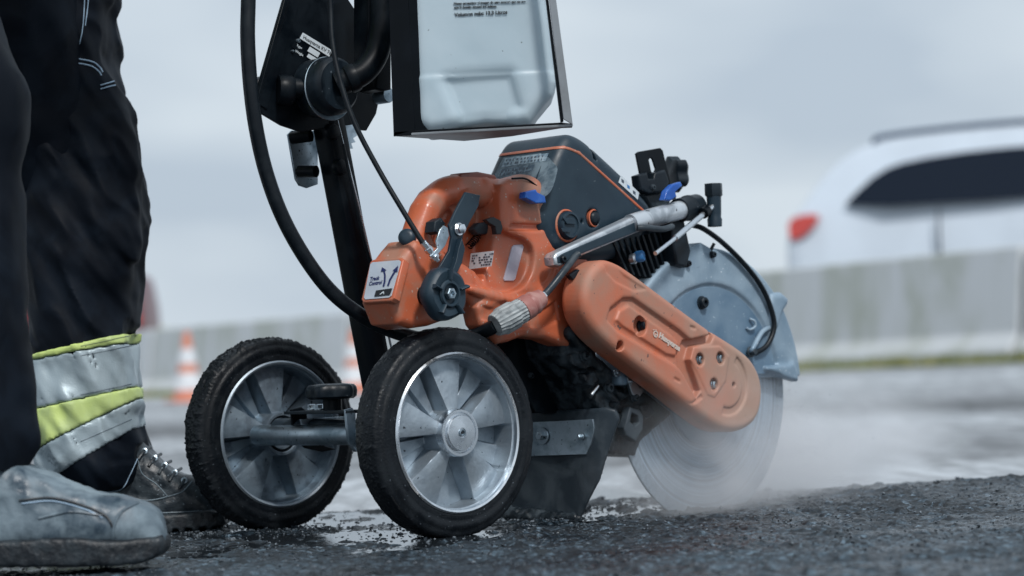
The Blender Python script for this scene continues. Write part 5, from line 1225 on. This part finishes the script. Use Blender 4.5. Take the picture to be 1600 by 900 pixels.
def stitch(pts, tree, r=.0008, m='stitch', name='stitching', dash=False):
    c = catmull([(x, y, 0) for x, y in pts], 10); P_ = [hitw(tree, q[0], q[1], r*.6) for q in c]; P_ = [p for p in P_ if p is not None]
    mm = MB()
    if dash:
        for i in range(0, len(P_)-1, 2): mm.add(*tube([P_[i], P_[i+1]], r, n=6, smooth=0))
    else: mm.add(*tube(P_, r, n=6, smooth=0))
    return mm.build(name, m, trs)
stitch([(60, 86), (100, 90), (128, 93), (145, 97), (156, 106), (160, 113)], tt, .0010); stitch([(60, 94), (100, 97), (128, 100), (144, 104), (154, 112), (158, 118)], tt, .0010)
stitch([(157, 133), (168, 130), (178, 127)], tt, .0009); stitch([(157, 139), (168, 136), (180, 133)], tt, .0009)
stitch([(133, -20), (131, 20), (128, 50), (122, 80)], tt, .0007); stitch([(139, -20), (137, 10), (133, 40)], tt, .0007)
for i, y0, y1, n_ in ((0, 541, 524, 30), (1, 556, 540, 34), (1, 617, 600, 34), (3, 690, 655, 30)):
    stitch([(126+(206-126)*k/12-60*(1-k/12)*0, y0+(y1-y0)*k/12) for k in range(13)], trees[i], .0005, 'labeldark', dash=True)
# hem
stitch([(120, 764), (150, 768), (175, 768), (192, 762), (203, 742), (215, 716)], tt, .0006)
# far boot (nearer to the wheels)
def boot(up_px, sole_px, Yc, w, m_up, name_l, r=.034, lugs=True, cuts=()):
    a, b = Yc-w/2, Yc+w/2
    pu, ps = XZ(up_px, a+.01), XZ(sole_px, a+.01)
    gg = G((min(pu[:, 0].min(), ps[:, 0].min())-.01, a-.012, min(pu[:, 1].min(), ps[:, 1].min())-.008), (max(pu[:, 0].max(), ps[:, 0].max())+.01, b+.012, pu[:, 1].max()+.006), .0025)
    du = gg.extr(chaikin(pu, 2), a, b, r); 
    # toe narrows in plan
    toe = ps[:, 0].max(); xx_ = np.clip((gg.U-(toe-.10))/.10, 0, 1); plan = np.abs(gg.V-Yc)-(w/2*(1-.55*xx_**2.5)); du = smax(du, plan, .02)
    for pts_, rr_ in cuts:
        cc_ = catmull([D(x, y, a+.002) for x, y in pts_], 4)
        for i in range(len(cc_)-1): du = smax(du, -gg.cap(cc_[i], cc_[i+1], rr_), .006)
    nn = vnoise(gg.pts(), 35, 4, 2)*.0030+vnoise(gg.pts()*np.array([2.5, 1, 1]), 60, 5, 2)*.0012
    Vu, Fu = nets(np.broadcast_to(du+nn, gg.n).astype(np.float32), gg.lo, gg.h); bo = link('boot', Vu, Fu, m_up, man, angle=0, label=name_l)
    dsl = gg.extr(chaikin(ps, 1), a-.004, b+.004, .006); plan2 = np.abs(gg.V-Yc)-(w/2*(1-.5*xx_**2.5)+.004); dsl = smax(dsl, plan2, .006)
    # tread lugs
    lug = np.abs(((gg.U*1/.017) % 1)-.5)*.017-.0045
    if lugs: dsl = smax(dsl, -np.maximum(np.maximum(lug, gg.Z-(ps[:, 1].min()+.008)), -(np.abs(gg.V-Yc)-w*.25)), .002)
    dsl = dsl+vnoise(gg.pts(), 120, 5, 2)*.0012
    Vs, Fs = nets(np.broadcast_to(dsl, gg.n).astype(np.float32), gg.lo, gg.h); link('sole', Vs, Fs, 'sole', bo, angle=0)
    return bo, bvh(Vu, Fu), bvh(Vs, Fs)
b1, t1_, s1_ = boot([(150, 690), (190, 672), (214, 676), (219, 692), (232, 711), (256, 730), (280, 744), (303, 748), (322, 758), (336, 776), (341, 800), (340, 812), (200, 822), (70, 820), (62, 780), (90, 740), (120, 700)],
     [(60, 806), (150, 808), (262, 804), (338, 796), (350, 806), (351, 822), (330, 830), (260, 836), (180, 838), (62, 836)], 3.06, .105, 'boot', 'dark wet laced work boot behind the rear wheel', cuts=(([(226, 735), (250, 760), (275, 775)], .003), ([(300, 752), (312, 775), (318, 800)], .0025), ([(200, 770), (240, 782), (270, 778)], .0025)))
for k in range(5):
    x0, y0 = 222+k*16, 700+k*11.5
    A = hitw(t1_, x0+2, y0+6, .002); B_ = hitw(t1_, x0-6, y0+18, .001); 
    if A is not None and B_ is not None:
        m_ = MB(); m_.add(*tube([A+np.array([.004, .03, .004]), A, B_], .0022, n=8, smooth=3)); m_.build('lace', 'boot', b1)
    if A is not None:
        m_ = MB(); m_.add(*lathe(A, (0, -1, .2), [(.0042, -.001), (.0042, .001), (.0022, .0016), (.002, 0)], 16, caps=False)); m_.build('eyelet', 'zinc', b1)
def bst(pts, tree, bo, r=.0007, m='boot_near'):
    c = catmull([(x, y, 0) for x, y in pts], 8); P_ = [hitw(tree, q[0], q[1], r*.5) for q in c]; P_ = [p for p in P_ if p is not None]
    if len(P_) > 2: mm = MB(); mm.add(*tube(P_, r, n=6, smooth=0)); mm.build('seam', m, bo)
bst([(200, 778), (230, 782), (262, 776), (285, 768), (300, 752)], t1_, b1, .0009)
bst([(215, 716), (222, 740), (245, 757), (262, 776)], t1_, b1, .0008)
bst([(200, 801), (260, 801), (335, 797)], t1_, b1, .0010)
# near boot, out of focus
b2, t2_, s2_ = boot([(-90, 715), (-10, 715), (50, 735), (100, 758), (128, 768), (150, 776), (186, 780), (222, 789), (238, 801), (247, 822), (250, 846), (247, 862), (120, 866), (-140, 868), (-150, 780), (-100, 700)],
     [(-150, 846), (0, 846), (110, 838), (180, 846), (248, 838), (254, 850), (250, 866), (232, 878), (200, 884), (60, 886), (-148, 886)], 2.47, .105, 'boot_near', 'dusty grey work boot in the foreground, toe towards the wheels', r=.036, lugs=False, cuts=(([(222, 783), (200, 792), (184, 808), (176, 828), (174, 850)], .0035), ([(60, 790), (110, 786), (150, 800), (168, 815)], .004), ([(20, 760), (60, 768), (100, 775), (140, 790)], .004), ([(80, 852), (170, 850), (250, 846)], .003)))
bst([(70, 846), (150, 849), (215, 848), (252, 838)], t2_, b2, .0018, 'sole'); bst([(30, 782), (80, 778), (130, 790), (165, 806), (176, 824)], t2_, b2, .0012, 'sole'); bst([(34, 787), (82, 783), (130, 795), (160, 809)], t2_, b2, .0008, 'stitch')
bst([(215, 786), (190, 800), (178, 822), (176, 845)], t2_, b2, .0016); bst([(60, 810), (110, 800), (160, 806)], t2_, b2, .0012)

# near leg, hips and torso (above and left of the picture), one continuous body under the clothes
hipF, hipN = np.array([-.71, 2.93, .93]), np.array([-.80, 2.62, .93])
anF, kneF = D(120, 745, 3.06), D(118, 270, 3.05)
anN = D(-60, 720, 2.47); knN = np.array([anN[0]-.02, 2.50, .50]); anN[2] = .17
neck = np.array([-.66, 2.77, 1.48]); head = np.array([-.60, 2.77, 1.63])
def legset(g, k=1.0, add=0.0):
    s = [g.cap(hipF, kneF, .070+add, .050+add), g.cap(kneF, anF, .060+add, .042+add), g.cap(hipN, knN, .070+add, .050+add), g.cap(knN, anN, .060+add, .042+add)]
    return s
shL, shR = np.array([-.68, 2.95, 1.40]), np.array([-.70, 2.59, 1.40]); elL, elR = np.array([-.52, 2.99, 1.14]), np.array([-.56, 2.56, 1.13]); haL, haR = np.array([-.30, 2.93, 1.02]), np.array([-.32, 2.62, 1.02])
g = G((-1.1, 2.38, .02), (-.18, 3.2, 1.80), .009)
parts = legset(g)+[g.ell((-.76, 2.78, .98), (.13, .20, .14)), g.cap((-.75, 2.78, 1.0), (-.69, 2.77, 1.34), .14, .15, (1, 1.15, 1)), g.cap(shL, shR, .065), g.cap(neck-[0, 0, .08], neck+[0, 0, .05], .058),
        g.ell(head, (.098, .077, .118)), g.cap(shL, elL, .052, .042), g.cap(elL, haL, .041, .030), g.cap(shR, elR, .052, .042), g.cap(elR, haR, .041, .030), g.ell(head+[.098, 0, -.01], (.02, .012, .022)), g.cap(head+[.085, -.02, -.055], head+[.085, .02, -.055], .008)]
for hc_ in (haL, haR):
    parts.append(g.ell(hc_+[.03, 0, -.005], (.05, .042, .022)))
    for k in range(4):
        y_ = (k-1.5)*.021; p0 = hc_+[.065, y_, .002]; p1 = p0+[.028, 0, -.012]; p2 = p1+[.006, 0, -.026]; parts += [g.cap(p0, p1, .0095, .009), g.cap(p1, p2, .009, .008)]
    parts += [g.cap(hc_+[.01, -.035, -.01], hc_+[.045, -.050, -.03], .011, .009)]
d = parts[0]
for q in parts[1:]: d = smin(d, q, .018)
g.mesh(d, 'body', 'skin', man, angle=0)
# jacket, near trouser leg and helmet
g = G((-1.1, 2.38, .80), (-.22, 3.2, 1.52), .007)
d = None
for q in [g.cap((-.76, 2.78, .95), (-.69, 2.77, 1.34), .165, .17, (1, 1.18, 1)), g.cap(shL, shR, .085), g.cap(shL, elL, .072, .060), g.cap(elL, haL-[.03, 0, 0], .060, .046), g.cap(shR, elR, .072, .060), g.cap(elR, haR-[.03, 0, 0], .060, .046), g.cap(neck-[0, 0, .1], neck-[0, 0, .02], .075)]:
    d = q if d is None else smin(d, q, .03)
d = d+vnoise(g.pts(), 14, 3, 3)*.012; g.mesh(d, 'jacket', 'jacket', man, angle=0)
g = G((-1.1, 2.30, .11), (-.42, 3.15, 1.10), .006)
d = smin(g.cap(hipN, knN, .115, .092), g.cap(knN, anN+[0, 0, -.02], .088, .078), .03)
d = smin(d, g.cap((-.76, 2.70, .97), (-.76, 2.86, .97), .155), .04); d = smin(d, g.cap(hipF, kneF+np.array([-.035, 0, .02]), .125, .088), .04)
pt = g.pts(); d = d+vnoise(np.stack([pt[..., 0]*1.5, pt[..., 1], pt[..., 2]*.9], -1), 13, 6, 3)*.012
g.mesh(d, 'trousers', 'trouser', man, angle=0)
g = G((-.75, 2.62, 1.62), (-.42, 2.92, 1.82), .005)
d = smin(np.maximum(g.ell(head+[0, 0, .03], (.125, .105, .125)), -(g.Z-1.665)), g.ell(head+[.03, 0, .042], (.15, .11, .010)), .006); g.mesh(d, 'helmet', mat('helmet_white', (.7, .7, .7), .3), man, angle=0)
# ================================================================== SPRAY MIST round the blade
mc = D(1120, 735, 3.08)
m = bpy.data.materials.new('spray_mist'); m.use_nodes = True; t = m.node_tree; t.nodes.clear(); l = t.links.new
o_ = t.nodes.new('ShaderNodeOutputMaterial'); pv = t.nodes.new('ShaderNodeVolumePrincipled'); pv.inputs['Color'].default_value = (.97, .98, 1, 1); pv.inputs['Anisotropy'].default_value = .2
tc = t.nodes.new('ShaderNodeTexCoord'); gd = t.nodes.new('ShaderNodeTexGradient'); gd.gradient_type = 'SPHERICAL'
mp = t.nodes.new('ShaderNodeMapping'); mp.vector_type = 'POINT'; mp.inputs['Scale'].default_value = (1, 1, 1); l(tc.outputs['Object'], mp.inputs[0]); l(mp.outputs[0], gd.inputs[0])
nz = t.nodes.new('ShaderNodeTexNoise'); nz.inputs['Scale'].default_value = 2.4; nz.inputs['Detail'].default_value = 4; l(tc.outputs['Object'], nz.inputs[0])
mr = t.nodes.new('ShaderNodeMapRange'); mr.inputs[1].default_value = .35; mr.inputs[2].default_value = .7; l(nz.outputs[0], mr.inputs[0])
pw = t.nodes.new('ShaderNodeMath'); pw.operation = 'POWER'; pw.inputs[1].default_value = 1.5; l(gd.outputs[0], pw.inputs[0])
mu = t.nodes.new('ShaderNodeMath'); mu.operation = 'MULTIPLY'; l(pw.outputs[0], mu.inputs[0]); l(mr.outputs[0], mu.inputs[1])
ms = t.nodes.new('ShaderNodeMath'); ms.operation = 'MULTIPLY'; ms.inputs[1].default_value = 25; l(mu.outputs[0], ms.inputs[0]); l(ms.outputs[0], pv.inputs['Density']); l(pv.outputs[0], o_.inputs['Volume'])
def mist(c, s, k, label):
    bm_v, bm_f = lathe((0, 0, 0), (0, 0, 1), [(math.sin(a_)*1.0+1e-4, -math.cos(a_)) for a_ in np.linspace(0.02, math.pi-.02, 14)], 24)
    me = bpy.data.meshes.new('spray_mist'); me.from_pydata([tuple(v) for v in bm_v], [], [list(f) for f in bm_f]); me.materials.append(m)
    o = bpy.data.objects.new('spray_mist', me); COL.objects.link(o); o.location = c; o.scale = s; o.rotation_euler = (0, 0, YAW)
    o['kind'] = 'stuff'; o['label'] = label; o['category'] = 'mist'; return o
mist((mc[0]+.02, mc[1]-.03, .045), (.28, .15, .16), 30, 'fine water mist and dust hanging round the foot of the blade')
m2_ = D(1270, 700, 3.35)
mist((m2_[0], m2_[1], .05), (.34, .2, .15), 12, 'thin drifting spray ahead of the blade')

SC.cycles.volume_bounces = 4
SC.cycles.volume_step_rate = 1.0

# flung droplets and specks of slurry in the air round the blade
V, F = [], []
for _ in range(420):
    a_ = random.uniform(-.35, .6); rr_ = RB*random.uniform(1.0, 1.9); c_ = M2W((bc[0]+rr_*math.cos(a_)*random.uniform(.3, 1.1), vB+random.gauss(0, .03), max(.006, bc[2]-.11+abs(random.gauss(0, .05)))))
    rock(tuple(c_), random.uniform(.0003, .0010), V, F)
structure('slurry_droplets', V, F, mat('droplet', (.10, .12, .14), .2), kind='stuff', label='tiny slurry droplets flung into the air ahead of the blade')['category'] = 'droplets'
